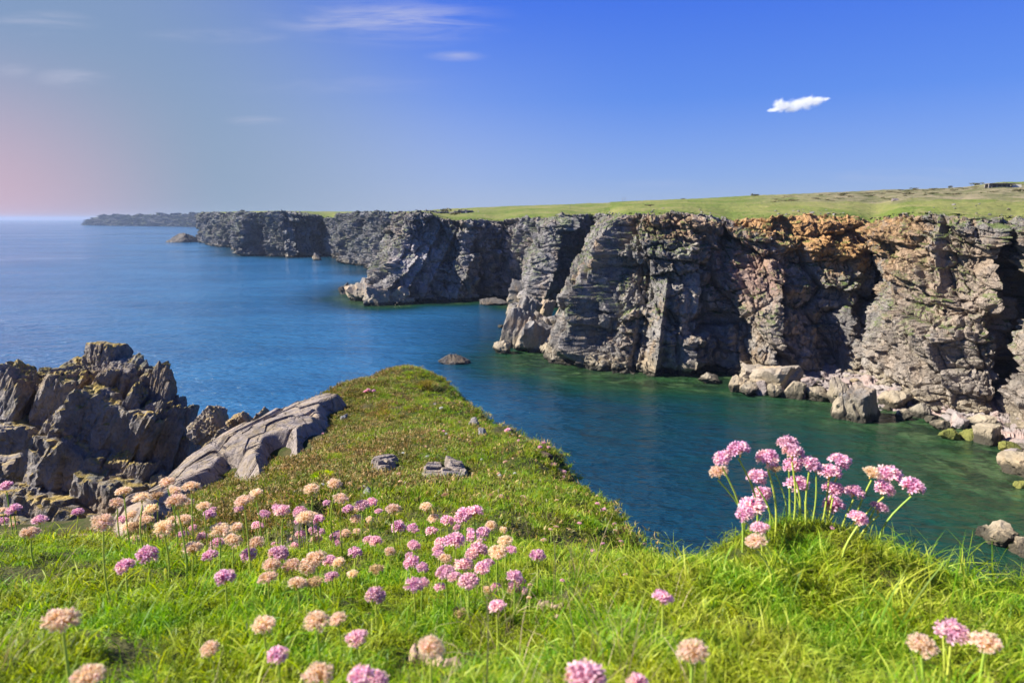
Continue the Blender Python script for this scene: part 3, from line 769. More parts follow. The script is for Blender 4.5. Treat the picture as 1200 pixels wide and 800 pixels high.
for (px, py, wp, hp, tilt, kind_, lab, key, z) in blocks:
    t_ = -EYE / ray(px, py)[2] if z == 0 else None
    boulder_at(px, py + (0 if z == 0 else 0), wp * 1.15, hp * 1.15, beach_rock if kind_ == 'beach' else grey_rock, key, lab, boxy=0.0 if key in (51, 57, 58, 68) else 1.0, z=0.0, rot=(0, math.radians(tilt), math.radians((key * 37) % 40 - 20)), group='fallen blocks at the buttress foot', noise=0.11, sink=0.35)
# apron of low rock under the headland tip
for (px, py, wp, hp, tilt, lab, key) in [(418, 353, 30, 16, 20, 'low ochre edged rock at the seaward tip of the apron', 71), (440, 358, 42, 26, 15, 'broad ridged rock in the middle of the headland apron', 72), (462, 357, 30, 18, -10, 'tan jagged rock at the right of the headland apron', 73),
                                         (428, 347, 20, 22, 25, 'steep dark rock behind the apron tip', 74), (448, 347, 26, 34, 25, 'tall slanting rock against the headland wall', 75), (476, 357, 18, 9, 0, 'small low rock right of the headland apron', 76)]:
    boulder_at(px, py, wp, hp, beach_rock if key in (71, 73) else grey_rock, key, lab, boxy=1.0 if key > 71 else 0, rot=(0, math.radians(tilt), 0.3), group='rocks of the headland apron', noise=0.15)
for (px, py, wp, hp, lab, key, mt) in [
    (532, 427, 27, 13, 'dark seaweed covered rock alone in the middle of the inlet', 92, sea_rock),
    (404, 345, 16, 11, 'small brown rock off the tip of the grey headland', 82, sea_rock),
    (213, 284, 34, 10, 'dark low islet off the end of the distant cliffs', 83, sea_rock),
    (276, 293, 15, 4, 'flat dark reef off the distant cliffs', 84, sea_rock),
    (288, 300, 16, 6, 'low reddish reef at the foot of the distant cliffs', 85, sea_rock),
    (371, 305, 9, 8, 'small pointed rock at the mouth of the distant cove', 86, grey_rock),
    (578, 357, 30, 7, 'pale low shelf of rock below the sea cave', 87, sea_rock),
    (558, 384, 0, 0, '', 0, None),
    (587, 384, 6, 4, 'tiny pale rock awash by the leaning block', 88, grey_rock),
    (1152, 628, 14, 12, 'small brown rock, leftmost of the reef at the right edge', 89, beach_rock),
    (1180, 640, 38, 22, 'long tan rock of the reef at the right edge', 90, beach_rock),
    (1208, 652, 28, 20, 'tan ridged rock of the reef cut by the right edge', 91, beach_rock)]:
    if mt: boulder_at(px, py, wp, hp, mt, key, lab, cat='sea rock', name='sea_rock', group='rocks standing in the sea', noise=0.12, sink=0.45, peak={92: .8, 83: .35, 86: .4}.get(key, 0))

# ================================================================== FOREGROUND HEADLAND
GC = [(0, 800, .55), (200, 800, .52), (400, 800, .50), (600, 800, .50), (800, 800, .50), (1000, 800, .50), (1200, 800, .52), (-300, 800, .6), (1500, 800, .6),
      (0, 720, .78), (200, 720, .74), (400, 720, .72), (600, 720, .74), (800, 720, .66), (1000, 720, .62), (1200, 735, .68),
      (0, 645, 1.10), (100, 643, 1.10), (200, 650, 1.10), (300, 655, 1.15), (-300, 640, 1.2),
      (400, 650, 1.30), (500, 645, 1.45), (600, 645, 1.60), (660, 640, 1.75), (700, 650, 1.7),
      (850, 660, .86), (900, 640, .82), (940, 634, .80), (990, 646, .80), (1040, 672, .82), (1100, 688, .90), (1200, 708, 1.0), (1350, 740, 1.1), (820, 676, .92),
      (780, 672, 1.35), (745, 645, 2.0),
      (400, 600, 2.2), (520, 560, 3.3), (600, 575, 2.9), (660, 600, 2.45), (700, 622, 2.3), (740, 634, 2.2),
      (715, 605, 2.6), (690, 583, 3.0), (648, 533, 3.9), (600, 504, 5.0), (560, 475, 6.3), (530, 451, 7.5), (509, 441, 8.0), (488, 435, 8.3), (455, 443, 8.5), (428, 456, 8.3), (402, 468, 8.1), (385, 473, 8.0), (350, 486, 7.8), (300, 510, 7.2), (250, 532, 6.5), (205, 566, 5.5), (165, 600, 4.6), (150, 635, 3.6),
      (500, 470, 6.8), (450, 500, 6.0), (520, 500, 5.6), (380, 530, 4.9), (450, 545, 3.9), (320, 545, 5.0), (300, 595, 3.1), (360, 600, 2.6), (250, 600, 3.6), (560, 535, 4.2), (200, 640, 3.0), (620, 545, 3.5)]
GP = np.array([at(*c) for c in GC])
def off(px, py, t, dx, dy, dz):
    q = at(px, py, t); return q + np.array([dx, dy, dz])
EX = []
for (px, py, t) in [(740, 634, 2.2), (715, 605, 2.6), (690, 583, 3.0), (645, 535, 3.9), (600, 498, 5.0), (560, 468, 6.3), (530, 447, 7.5)]:
    EX += [off(px, py, t, .30, .22, -.55), off(px, py, t, .9, .6, -2.0), off(px, py, t, 3.0, 2.0, -8.0)]
for (px, py, t) in [(495, 437, 8.2), (455, 447, 8.4), (425, 462, 8.1), (385, 470, 8.0), (350, 478, 7.8)]:
    EX += [off(px, py, t, -.1, .7, -.55), off(px, py, t, -.2, 2.2, -2.8), off(px, py, t, -.2, 6, -10.0)]
for (px, py, t) in [(300, 503, 7.2), (250, 532, 6.5), (205, 566, 5.5), (165, 600, 4.6)]:
    EX += [off(px, py, t, -.5, .35, -.45), off(px, py, t, -1.2, .8, -1.9)]
for (px, py, t) in [(850, 660, .86), (940, 634, .80), (1040, 672, .82), (1200, 708, 1.0), (1350, 740, 1.1), (820, 676, .92)]:
    EX += [off(px, py, t, .03, .14, -.10), off(px, py, t, .15, .6, -.75), off(px, py, t, 1.2, 3.0, -5.5)]
EX += [off(780, 672, 1.35, .12, .35, -.30), off(780, 672, 1.35, .6, 1.2, -2.2), off(-300, 640, 1.2, -.2, .8, -.8)]
for (px, py, t) in [(0, 645, 1.1), (100, 643, 1.1), (170, 646, 1.1)]:
    EX += [off(px, py, t, -.05, .35, -.28), off(px, py, t, -.15, 1.2, -1.3)]
EX += [at(-100, 640, 12.5), at(100, 640, 12.0), at(230, 600, 11.5), at(60, 660, 6.0), at(-100, 680, 5.0), at(290, 545, 11.5), at(-400, 640, 11)]
def P3(x, y, z): return np.array([x, y, EYE + z])
EX += [P3(-5, 18, -11), P3(-9, 19, -12), P3(-14, 18, -12), P3(0, 20, -16), P3(3, 14, -14), P3(6, 8, -12), P3(7, 4, -11), P3(9, 0, -9), P3(-16, 12, -9), P3(-16, 6, -7),
       P3(0, -.4, -.45), P3(-1, -1, -.42), P3(1, -1, -.42), P3(-3, -3, -.2), P3(3, -3, -.3), P3(0, -6, 0), P3(-6, -10, .4), P3(6, -10, -.5), P3(0, -25, 1.0), P3(-20, -20, 0), P3(20, -20, -2),
       P3(-2.5, .3, -.55), P3(-5, 0, -1.0), P3(2.6, .2, -.6), P3(-8, 2, -3), P3(0, 28, -34), P3(12, 22, -34), P3(-14, 28, -34), P3(20, 10, -34), P3(-24, 22, -34), P3(-30, 8, -30), P3(22, 0, -30), P3(-26, -6, -14), P3(26, -10, -24), P3(3.5, 1.5, -4.5)]
CPTS = np.concatenate([GP, np.array(EX)])
def rbf_fit(C):
    d = np.sqrt(((C[:, None, :2] - C[None, :, :2]) ** 2).sum(-1) + 0.0009)
    n = len(C)
    A = np.zeros((n + 1, n + 1)); A[:n, :n] = d - 1e-4 * np.eye(n); A[:n, n] = 1; A[n, :n] = 1
    return np.linalg.solve(A, np.concatenate([C[:, 2], [0]]))
WTS = rbf_fit(CPTS)
def ground_base(x, y):
    x = np.asarray(x, float); y = np.asarray(y, float)
    r = np.full(x.shape, WTS[-1])
    for c, wv in zip(CPTS, WTS[:-1]):
        r = r + wv * np.sqrt((x - c[0]) ** 2 + (y - c[1]) ** 2 + 0.0009)
    return r
def ground(x, y):
    x = np.asarray(x, float); y = np.asarray(y, float)
    z = ground_base(x, y)
    r = np.hypot(x, y)
    k = sstep(r, 1.6, 4.0)
    p = np.stack([x, y, x * 0], -1)
    near = 0.036 * fbm(p / 0.17, 3, 40)
    farn = 0.07 * fbm(p / 0.9, 4, 41) + 0.055 * fbm(p / 0.30, 3, 42)
    return z + near * (1 - k) + farn * k + sstep(r, 9, 16) * 1.2 * fbm(p / 3.5, 4, 43)

rad = np.concatenate([np.geomspace(0.18, 14, 520), np.geomspace(14.4, 60, 50)])
azs = np.radians(np.linspace(-52, 52, 700))
R_, A_ = np.meshgrid(rad, azs, indexing='ij')
X, Y = R_ * np.sin(A_), R_ * np.cos(A_)
Zg = ground(X, Y)
Zg = np.maximum(Zg, -2.0)
# soil and turf
turf, t, b, out = new_mat("turf_and_soil")
g = t.n('ShaderNodeNewGeometry'); P = g.outputs['Position']
n1 = t.noise(P, 3.0, 5, 0.65); n2 = t.noise(P, 22, 4, 0.7); n3 = t.noise(P, 90, 3, 0.7)
sepn = t.n('ShaderNodeSeparateXYZ'); t.link(g.outputs['Normal'], sepn.inputs[0])
col = t.mix(t.mapr(n1, 0.38, 0.62), (0.045, 0.060, 0.012), (0.085, 0.070, 0.030))
col = t.mix(t.math('MULTIPLY', t.mapr(n2, 0.45, 0.65), 0.6), col, (0.035, 0.040, 0.012))
rk = t.ramp(n2, [(0.35, (0.03, 0.027, 0.022)), (0.65, (0.13, 0.115, 0.09))])
col = t.mix(t.mapr(sepn.outputs[2], 0.60, 0.35), col, rk)
t.link(col, b.inputs['Base Color']); b.inputs['Roughness'].default_value = 0.95; b.inputs['Specular IOR Level'].default_value = 0.15
nb = bump(t, None, n2, 0.8, 0.03); bump(t, b, n3, 0.6, 0.008, nb)
me = mesh_np('headland_ground', np.stack([X, Y, Zg], -1).reshape(-1, 3), grid_faces(*X.shape), True)
link('ground', me, turf, kind='structure', label='turf covered headland falling away to the sea')
# the same ground carried on round behind the viewpoint
rad2 = np.concatenate([[0.0], np.geomspace(0.18, 60, 110)]); az2 = np.radians(np.linspace(52, 308, 180))
R2, A2 = np.meshgrid(rad2, az2, indexing='ij'); X2, Y2 = R2 * np.sin(A2), R2 * np.cos(A2)
me = mesh_np('headland_ground_rear', np.stack([X2, Y2, np.maximum(ground(X2, Y2), -2)], -1).reshape(-1, 3), grid_faces(*X2.shape), True)
link('ground', me, turf, kind='structure', label='turf of the headland behind the viewpoint')
rad3 = np.concatenate([[0.0], np.linspace(0.02, 0.18, 12)]); R3, A3 = np.meshgrid(rad3, azs[::10], indexing='ij')
me = mesh_np('headland_ground_near', np.stack([R3 * np.sin(A3), R3 * np.cos(A3), ground(R3 * np.sin(A3), R3 * np.cos(A3))], -1).reshape(-1, 3), grid_faces(*R3.shape), True)
link('ground', me, turf, kind='structure', label='turf of the headland directly below the viewpoint')

def hit_ground(px, py, t0=0.3, t1=12.0):
    """first meeting of picture rays with the ground; depth (nan when none)"""
    px = np.asarray(px, float); py = np.asarray(py, float)
    ts = np.geomspace(t0, t1, 200)[:, None]
    x, y, z = ray(px, py)
    below = z[None] * ts < ground(x[None] * ts, y[None] * ts) - EYE
    i = below.argmax(0)
    return np.where(below.any(0), ts[i, 0], np.nan)

# ------------------------------------------------------------------ rock showing through the turf
slab_rock = rock_material("pink_grey_slab_rock", 9.0, pale=(0.38, 0.315, 0.275), mid=(0.27, 0.225, 0.20), dark=(0.07, 0.06, 0.056), warm=(0.33, 0.24, 0.17), warm_amt=0.45, bstr=0.8, joints=0.9, lichen=0.25)
crag_rock = rock_material("crag_rock", 2.4, pale=(0.46, 0.41, 0.37), mid=(0.235, 0.21, 0.19), dark=(0.06, 0.053, 0.05), warm=(0.33, 0.22, 0.12), warm_amt=0.75, lichen=1.0, green=0.35, bstr=1.0, joints=0.4)
def inside(poly, x, y):
    r = np.zeros(x.shape, bool); n = len(poly); j = n - 1
    for i in range(n):
        xi, yi = poly[i]; xj, yj = poly[j]
        r ^= ((yi > y) != (yj > y)) & (x < (xj - xi) * (y - yi) / (yj - yi + 1e-12) + xi); j = i
    return r
def poly_dist(poly, x, y):
    d = np.full(x.shape, 9e9)
    for i in range(len(poly)):
        a = np.array(poly[i]); c = np.array(poly[(i + 1) % len(poly)]); ab = c - a
        tt = np.clip(((x - a[0]) * ab[0] + (y - a[1]) * ab[1]) / (ab @ ab + 1e-12), 0, 1)
        d = np.minimum(d, np.hypot(x - a[0] - tt * ab[0], y - a[1] - tt * ab[1]))
    return np.where(inside(poly, x, y), d, -d)
ROCK_POLYS = []
def surface_rock(name, pxpoly, rise, edge, label, cat, seed, res=160, cell=0.5, relief=0.05, mat=None, group=None, parent=None, cut=None, angle=0.6):
    px = np.array(pxpoly, float)
    td = hit_ground(px[:, 0], px[:, 1])
    if px.shape[1] == 3: td = np.where(np.isnan(td) | (np.abs(np.log(np.nan_to_num(td, nan=1) / px[:, 2])) > 0.45), px[:, 2], td)
    td = np.where(np.isnan(td), np.nanmean(td), td)
    w3 = at(px[:, 0], px[:, 1], td)
    poly = [tuple(q[:2]) for q in w3]
    cen = np.mean(poly, 0); ROCK_POLYS.append([tuple(np.array(p_) * 1.0 + (np.array(p_) - cen) * (0.03 if edge > 0.05 else 0.25) + (np.array([0, 0]) if edge > 0.05 else -0.02 * cen / np.linalg.norm(cen))) for p_ in poly])
    lo = w3[:, :2].min(0) - edge * 2; hi = w3[:, :2].max(0) + edge * 2
    n1_ = res; n2_ = max(12, int(res * (hi[1] - lo[1]) / (hi[0] - lo[0])))
    n2_ = min(n2_, res * 2)
    xx, yy = np.meshgrid(np.linspace(lo[0], hi[0], n1_), np.linspace(lo[1], hi[1], n2_), indexing='ij')
    dd = poly_dist(poly, xx, yy) + edge * 1.3 * fbm(np.stack([xx / (edge * 5), yy / (edge * 5), xx * 0 + seed], -1), 3, seed)
    c_, s_ = math.cos(angle), math.sin(angle)
    u_, v_ = (xx * c_ + yy * s_) / cell, (-xx * s_ + yy * c_) / (cell * 0.42)
    f1, e1 = facets(u_, v_, seed, 1.0); f2, e2 = facets(u_ * 2.7, v_ * 2.7, seed + 3, 1.0)
    gb_ = ground_base(xx, yy)
    if edge < .05:
        m_ = dd > 0
        A__ = np.stack([xx[m_], yy[m_], np.ones(m_.sum())], -1); so = np.linalg.lstsq(A__, ground(xx[m_], yy[m_]), rcond=None)[0]
        z = so[0] * xx + so[1] * yy + so[2] + rise - 0.25 * (1 - sstep(dd, -edge * 1.6, edge * 0.1))
    else: z = gb_ + (rise + np.maximum(0, ground(xx, yy) - gb_) * (1.0 if edge > .05 else 1.0)) * sstep(dd, -edge * 0.2, edge) - 0.25 * (1 - sstep(dd, -edge * 1.6, edge * 0.1))
    z = z + relief * f1 + relief * 0.4 * f2 - relief * 0.9 * (1 - sstep(e1, 0, 0.10)) + relief * 0.25 * fbm(np.stack([xx / cell * 6, yy / cell * 6, xx * 0], -1), 4, seed + 7)
    fc = grid_faces(*xx.shape)
    keep = (dd.ravel()[fc] > -edge * 1.7).any(1)
    V = np.stack([xx, yy, z], -1).reshape(-1, 3)
    used, inv = np.unique(fc[keep], return_inverse=True)
    me = mesh_np(name, V[used], inv.reshape(-1, 4))
    return link(name, me, mat or slab_rock, parent, label=label, category=cat, group=group)

surface_rock('rock_slab', [(150, 640, 3.5), (138, 604, 4.6), (200, 568, 5.6), (250, 534, 6.6), (300, 511, 7.3), (345, 490, 7.85), (388, 480, 8.05), (402, 478, 7.7), (382, 488, 7.2), (384, 508, 6.2), (348, 540, 5.1), (325, 535, 5.5), (306, 562, 4.5), (272, 556, 4.9), (225, 580, 4.4), (195, 615, 3.6)], 0.13, 0.10,
             'large sloping pinkish grey rock slab with dark cracks', 'rock slab', 3, res=420, cell=0.95, relief=0.026, angle=0.95)
surface_rock('flagstone', [(497, 560, 3.32), (503, 547, 3.52), (519, 544, 3.56), (522, 552, 3.44), (516, 562, 3.28)], 0.045, 0.03, 'left half of the flat cracked flagstone in the turf', 'flat stone', 5, res=60, cell=0.25, relief=0.010, group='two flat stones in the turf')
surface_rock('flagstone', [(520, 563, 3.27), (525, 552, 3.43), (524, 544, 3.55), (543, 546, 3.50), (546, 563, 3.26)], 0.045, 0.03, 'right half of the flat cracked flagstone in the turf', 'flat stone', 6, res=60, cell=0.25, relief=0.010, group='two flat stones in the turf')
surface_rock('rock_outcrop', [(432, 552, 3.72), (438, 545, 3.9), (456, 541, 4.0), (467, 548, 3.8), (450, 556, 3.65)], 0.04, 0.03, 'low pale outcrop half sunk in brown turf', 'stone', 7, res=60, cell=0.25, relief=0.015)

def stone_on_ground(px, py, wp, hp, key, label, mat=slab_rock, name='stone', group=None, flat=0.6):
    td = float(hit_ground([px], [py])[0]) if not np.isnan(hit_ground([px], [py])[0]) else 4.0
    q = at(px, py, td); s = td / 800 / 2
    return put_rock(name, rock_mesh(key, mat, 4, 0.0), (q[0], q[1] + wp * s * 0.4, q[2] + hp * s * 0.25), (wp * s * 1.1, wp * s * flat, hp * s * 1.35), (0, 0.2, key), label=label, category='stone', group=group)
turf_stone = rock_material("turf_stone_rock", 30.0, pale=(0.30, 0.29, 0.285), mid=(0.20, 0.195, 0.19), dark=(0.09, 0.085, 0.08), warm_amt=0.2, bstr=0.3)
stone_on_ground(555, 500, 17, 14, 101, 'grey rounded stone on the shoulder of the knoll', turf_stone)
stone_on_ground(565, 511, 18, 12, 102, 'dark lower stone below the grey one on the knoll', turf_stone)
stone_on_ground(343, 582, 18, 9, 109, 'dark edged stone under the pale flower heads', turf_stone)
stone_on_ground(431, 580, 13, 11, 103, 'small bluish stone behind the flowers on the knoll', turf_stone)
stone_on_ground(510, 476, 6, 5, 104, 'tiny pale stone near the knoll top', turf_stone)
stone_on_ground(402, 492, 14, 8, 105, 'small sunlit stone at the upper end of the big slab', turf_stone)
clod = rock_material("dark_soil", 40.0, pale=(0.10, 0.075, 0.05), mid=(0.055, 0.038, 0.026), dark=(0.02, 0.014, 0.010), warm_amt=0.3, bstr=0.6)
stone_on_ground(640, 542, 22, 18, 106, 'dark lump of bare soil on the cliff edge', clod, name='soil_clod')
stone_on_ground(1010, 688, 34, 14, 108, 'dark soil lump put in for the shaded hollow beside the flowering mound', clod, name='soil_clod')  # dark brown lump; its tone stands in for shade beside the mound

# ------------------------------------------------------------------ the crag on the left
def block(px, py, wp, hp, tilt, t_, key, parent, label=None, mat=None, deep=0.9, yaw=0.0, name='rock_slab', noise=0.05, category=None, sub=4, joint=0.06):
    q = at(px, py, t_); s = t_ / 800 / 2
    me = rock_mesh(key, mat or crag_rock, sub, 1.0, noise=noise, joint=joint)
    o = link(name, me, None, parent, label=label, category=category)
    M = Matrix.Translation(Vector(q)) @ Matrix.Rotation(yaw, 4, 'Z') @ Matrix.Rotation(math.radians(tilt), 4, 'Y') @ Matrix.Rotation(-PITCH * 0.5, 4, 'X')
    D = Matrix.Diagonal((wp * s * 1.45, deep * wp * s * 1.6, hp * s * 1.45, 1))
    Mw = M @ D
    if parent is not None: Mw = Matrix.Translation(-Vector(parent.location)) @ Mw
    o.matrix_basis = Mw
    return o
gully_rock = rock_material("gully_rock", 3.0, pale=(0.46, 0.39, 0.32), mid=(0.27, 0.23, 0.19), dark=(0.08, 0.07, 0.06), warm=(0.36, 0.24, 0.12), warm_amt=0.6, lichen=0.6, bstr=0.9)
base = at(110, 640, 13.0)
crag = empty('rock_crag', tuple(base), 'dark jagged crag with yellow lichen on its sunlit tips', 'crag')
rsx = np.random.RandomState(11)
CR = [(12, 492, 42, 112, 20, 13.0), (48, 492, 40, 105, 16, 13.3), (74, 488, 42, 110, 20, 13.1), (97, 478, 34, 90, 22, 13.4), (124, 426, 36, 50, 8, 13.6), (112, 446, 36, 60, 30, 13.7), (142, 462, 36, 76, 14, 13.3),
      (160, 482, 30, 96, 20, 13.3), (183, 486, 26, 96, 14, 13.2), (204, 502, 20, 62, 8, 13.5), (120, 500, 60, 90, 30, 12.9), (158, 530, 48, 120, 28, 12.9), (188, 530, 44, 110, 22, 13.0), (212, 545, 36, 90, 14, 13.2),
      (60, 545, 70, 90, 18, 12.8), (20, 560, 60, 110, 14, 12.8), (100, 560, 70, 110, 24, 12.7), (140, 590, 70, 100, 22, 12.6), (180, 595, 60, 90, 10, 12.8), (60, 610, 80, 90, 12, 12.3), (10, 630, 80, 90, 8, 12.0), (120, 640, 90, 90, 10, 12.0),
      (88, 515, 50, 70, 26, 12.8), (35, 520, 46, 70, 22, 12.9), (-34, 512, 50, 130, 18, 13.2), (-80, 530, 70, 150, 15, 13.5), (205, 590, 50, 80, 5, 12.7), (170, 440, 16, 22, 20, 13.4), (215, 620, 60, 60, 0, 12.0),
      (70, 470, 18, 70, 20, 12.95), (118, 462, 20, 66, 28, 12.9), (146, 495, 20, 80, 28, 12.7), (172, 505, 20, 70, 24, 12.7), (196, 520, 18, 60, 16, 12.8), (30, 475, 14, 60, 16, 12.9), (82, 545, 26, 60, 24, 12.5), (130, 560, 26, 70, 28, 12.4), (160, 570, 24, 60, 20, 12.4), (40, 590, 30, 60, 14, 12.2), (55, 450, 20, 30, 20, 13.4), (90, 448, 26, 26, 10, 13.4)]
for i, (px, py, wp, hp, ti, tt) in enumerate(CR):
    block(px, py, wp, hp, ti, tt, 200 + i, crag, yaw=rsx.uniform(-0.18, 0.18), deep=1.2, noise=0.02, sub=5, joint=0.055)
# solid rock the slabs stand against
bp_, bf_ = rock_shape(5, 77, boxy=1.0, noise=0.12)
o = link('rock_mass', mesh_np('rock_mass', bp_, bf_), crag_rock, crag)
q = at(95, 590, 14.6) - base; o.location = tuple(q); o.scale = (3.3, 1.7, 2.6)
for (px, py, wp, hp, ti, tt, key, lab) in [
    (252, 496, 50, 36, 55, 11.6, 241, 'rounded lichen spotted rock right of the dark crag'), (284, 490, 34, 26, 50, 11.3, 242, 'tilted yellowish rock above the big slab'), (309, 489, 30, 20, 60, 11.0, 243, 'small layered rock at the upper edge of the big slab'),
    (268, 506, 30, 28, 45, 11.0, 244, 'brown hollowed rock in the gully beside the crag'), (248, 521, 26, 18, 60, 10.4, 245, 'angular grey rock in the gully beside the crag'), (226, 538, 20, 20, 30, 10.0, 246, 'small pale angular rock at the top end of the gully'), (240, 560, 40, 40, 20, 11.5, 247, 'dark rock in the bottom of the gully'),
    (120, 648, 60, 44, 20, 8.5, 248, 'shaded rock low behind the left row of flowers'), (175, 640, 50, 40, 30, 8.0, 249, 'shaded rock behind the faded heads beside the slab foot'), (60, 660, 70, 50, 10, 8.0, 250, 'shaded rock behind the grass below the left crag')]:
    block(px, py + 9, wp * 0.9, hp * 0.85, ti, tt, key, None, lab, name='rock', category='rock', noise=0.06, sub=5, mat=gully_rock)
for (px, py, wp, hp, ti, tt, key, lab) in [(3, 552, 34, 30, 10, 7.5, 251, 'pale pinkish ledge rock at the left edge of the picture'), (6, 515, 26, 30, 5, 9.0, 252, 'yellowish rounded rock at the left edge, before the crag')]:
    block(px, py, wp, hp, ti, tt, key, None, lab, name='rock', category='rock', noise=0.08, mat=rock_material("ledge_rock_%d" % key, 4.0, pale=(0.30, 0.25, 0.21), mid=(0.15, 0.13, 0.11), dark=(0.06, 0.05, 0.045), warm_amt=0.5, lichen=0.5, bstr=0.4))

# ================================================================== GRASS
def blade_mat(name, c_root, c_tip, c_dry, dry=0.35, trans=0.45, scale=2.2, c2=None):
    m = bpy.data.materials.new(name); m.use_nodes = True; m.node_tree.nodes.clear(); t = NT(m.node_tree)
    out = t.n('ShaderNodeOutputMaterial'); g = t.n('ShaderNodeNewGeometry'); at_ = t.n('ShaderNodeAttribute'); at_.attribute_name = 'tip'
    br = t.n('ShaderNodeAttribute'); br.attribute_name = 'tone'
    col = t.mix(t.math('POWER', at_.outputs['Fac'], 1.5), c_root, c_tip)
    n = t.noise(g.outputs['Position'], scale, 4, 0.65)
    n_ = t.noise(g.outputs['Position'], scale * 6, 3, 0.6)
    if c2: col = t.mix(t.mapr(n_, 0.42, 0.62), col, t.mix(at_.outputs['Fac'], tuple(c * 0.6 for c in c2), c2))
    f = t.math('MULTIPLY', t.mapr(t.math('ADD', t.math('MULTIPLY', n, 0.6), t.math('MULTIPLY', br.outputs['Fac'], 0.4)), 0.50, 0.66), dry)
    col = t.mix(f, col, c_dry)
    hv = t.n('ShaderNodeHueSaturation'); t.link(col, hv.inputs['Color']); t.link(t.mapr(br.outputs['Fac'], 0, 1, 0.65, 1.35, False), hv.inputs['Value'])
    d = t.n('ShaderNodeBsdfPrincipled'); t.link(hv.outputs[0], d.inputs['Base Color']); d.inputs['Roughness'].default_value = 0.5; d.inputs['Specular IOR Level'].default_value = 0.3
    tr = t.n('ShaderNodeBsdfTranslucent')
    hv2 = t.n('ShaderNodeHueSaturation'); t.link(hv.outputs[0], hv2.inputs['Color']); hv2.inputs['Value'].default_value = 1.5; hv2.inputs['Saturation'].default_value = 1.1; hv2.inputs['Hue'].default_value = 0.49
    t.link(hv2.outputs[0], tr.inputs[0])
    mx = t.n('ShaderNodeMixShader'); mx.inputs[0].default_value = trans
    t.link(d.outputs[0], mx.inputs[1]); t.link(tr.outputs[0], mx.inputs[2]); t.link(mx.outputs[0], out.inputs[0])
    return m
grass_mat = blade_mat("grass_blades", (0.006, 0.022, 0.002), (0.46, 0.60, 0.012), (0.60, 0.55, 0.09), 0.40, 0.42, 2.2, c2=(0.17, 0.38, 0.012))  # near-black roots paint the self-shadow between blades into the colour
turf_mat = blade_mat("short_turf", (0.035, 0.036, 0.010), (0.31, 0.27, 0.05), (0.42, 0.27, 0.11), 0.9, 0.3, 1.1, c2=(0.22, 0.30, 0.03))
straw_mat = blade_mat("dry_straw", (0.20, 0.15, 0.07), (0.50, 0.40, 0.22), (0.55, 0.42, 0.25), 0.5, 0.3)

def tuft(name, seed, blades, hgt, width, spread, lean, segs=3, curl=1.0, wide=0.0):
    rs = np.random.RandomState(seed)
    V = []; F3 = []; F4 = []; tip = []; tone = []
    k = 0
    for _ in range(blades):
        a = rs.uniform(0, 2 * PI); r = spread * math.sqrt(rs.rand()); bx, by = r * math.cos(a), r * math.sin(a)
        da = a + rs.normal() * 1.1; h = hgt * rs.uniform(0.45, 1.15); ln = lean * rs.uniform(0.2, 1.4) + 0.15 * r / spread
        wv = width * rs.uniform(0.6, 1.25); wa = rs.uniform(0, PI); cwx, cwy = math.cos(wa) * wv / 2, math.sin(wa) * wv / 2
        tn = rs.rand(); cu = curl * rs.uniform(0.3, 1.6)
        for s in range(segs + 1):
            q = s / segs
            ang = ln * (0.25 + cu * q)
            xo = h * q * math.sin(ang); zo = h * q * math.cos(ang)
            x, y, z = bx + xo * math.cos(da), by + xo * math.sin(da), zo - 0.004
            if s < segs:
                ww = (1 - 0.75 * q ** 1.5) + wide * math.sin(PI * q)
                V += [(x - cwx * ww, y - cwy * ww, z), (x + cwx * ww, y + cwy * ww, z)]; tip += [q, q]; tone += [tn, tn]
                if s: F4.append((k + 2 * s - 2, k + 2 * s - 1, k + 2 * s + 1, k + 2 * s))
            else:
                V.append((x, y, z)); tip.append(1); tone.append(tn); F3.append((k + 2 * s - 2, k + 2 * s - 1, k + 2 * s))
        k += 2 * segs + 1
    me = mesh_np(name, V, [np.array(F4).reshape(-1, 4), np.array(F3)], True)
    attr(me, 'tip', tip); attr(me, 'tone', tone)
    return me
def hidden_collection(name, meshes, mat):
    c = bpy.data.collections.new(name)
    for i, me in enumerate(meshes):
        me.materials.append(mat)
        o = bpy.data.objects.new(f'{name}_{i}', me)
        c.objects.link(o)
    return c
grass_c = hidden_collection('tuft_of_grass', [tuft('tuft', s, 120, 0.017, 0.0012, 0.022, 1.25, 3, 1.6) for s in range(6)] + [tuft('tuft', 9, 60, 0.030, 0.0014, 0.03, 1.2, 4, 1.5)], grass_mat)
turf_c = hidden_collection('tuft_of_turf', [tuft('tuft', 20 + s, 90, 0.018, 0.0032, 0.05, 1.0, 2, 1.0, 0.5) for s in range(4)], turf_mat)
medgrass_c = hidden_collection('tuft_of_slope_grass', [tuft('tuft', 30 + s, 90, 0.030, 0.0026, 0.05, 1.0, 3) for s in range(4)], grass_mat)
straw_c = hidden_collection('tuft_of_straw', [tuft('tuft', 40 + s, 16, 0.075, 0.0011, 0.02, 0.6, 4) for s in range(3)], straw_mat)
longg_c = hidden_collection('tuft_of_long_grass', [tuft('tuft', 50 + s, 14, 0.085, 0.0016, 0.03, 0.55, 5, 1.5) for s in range(4)], grass_mat)

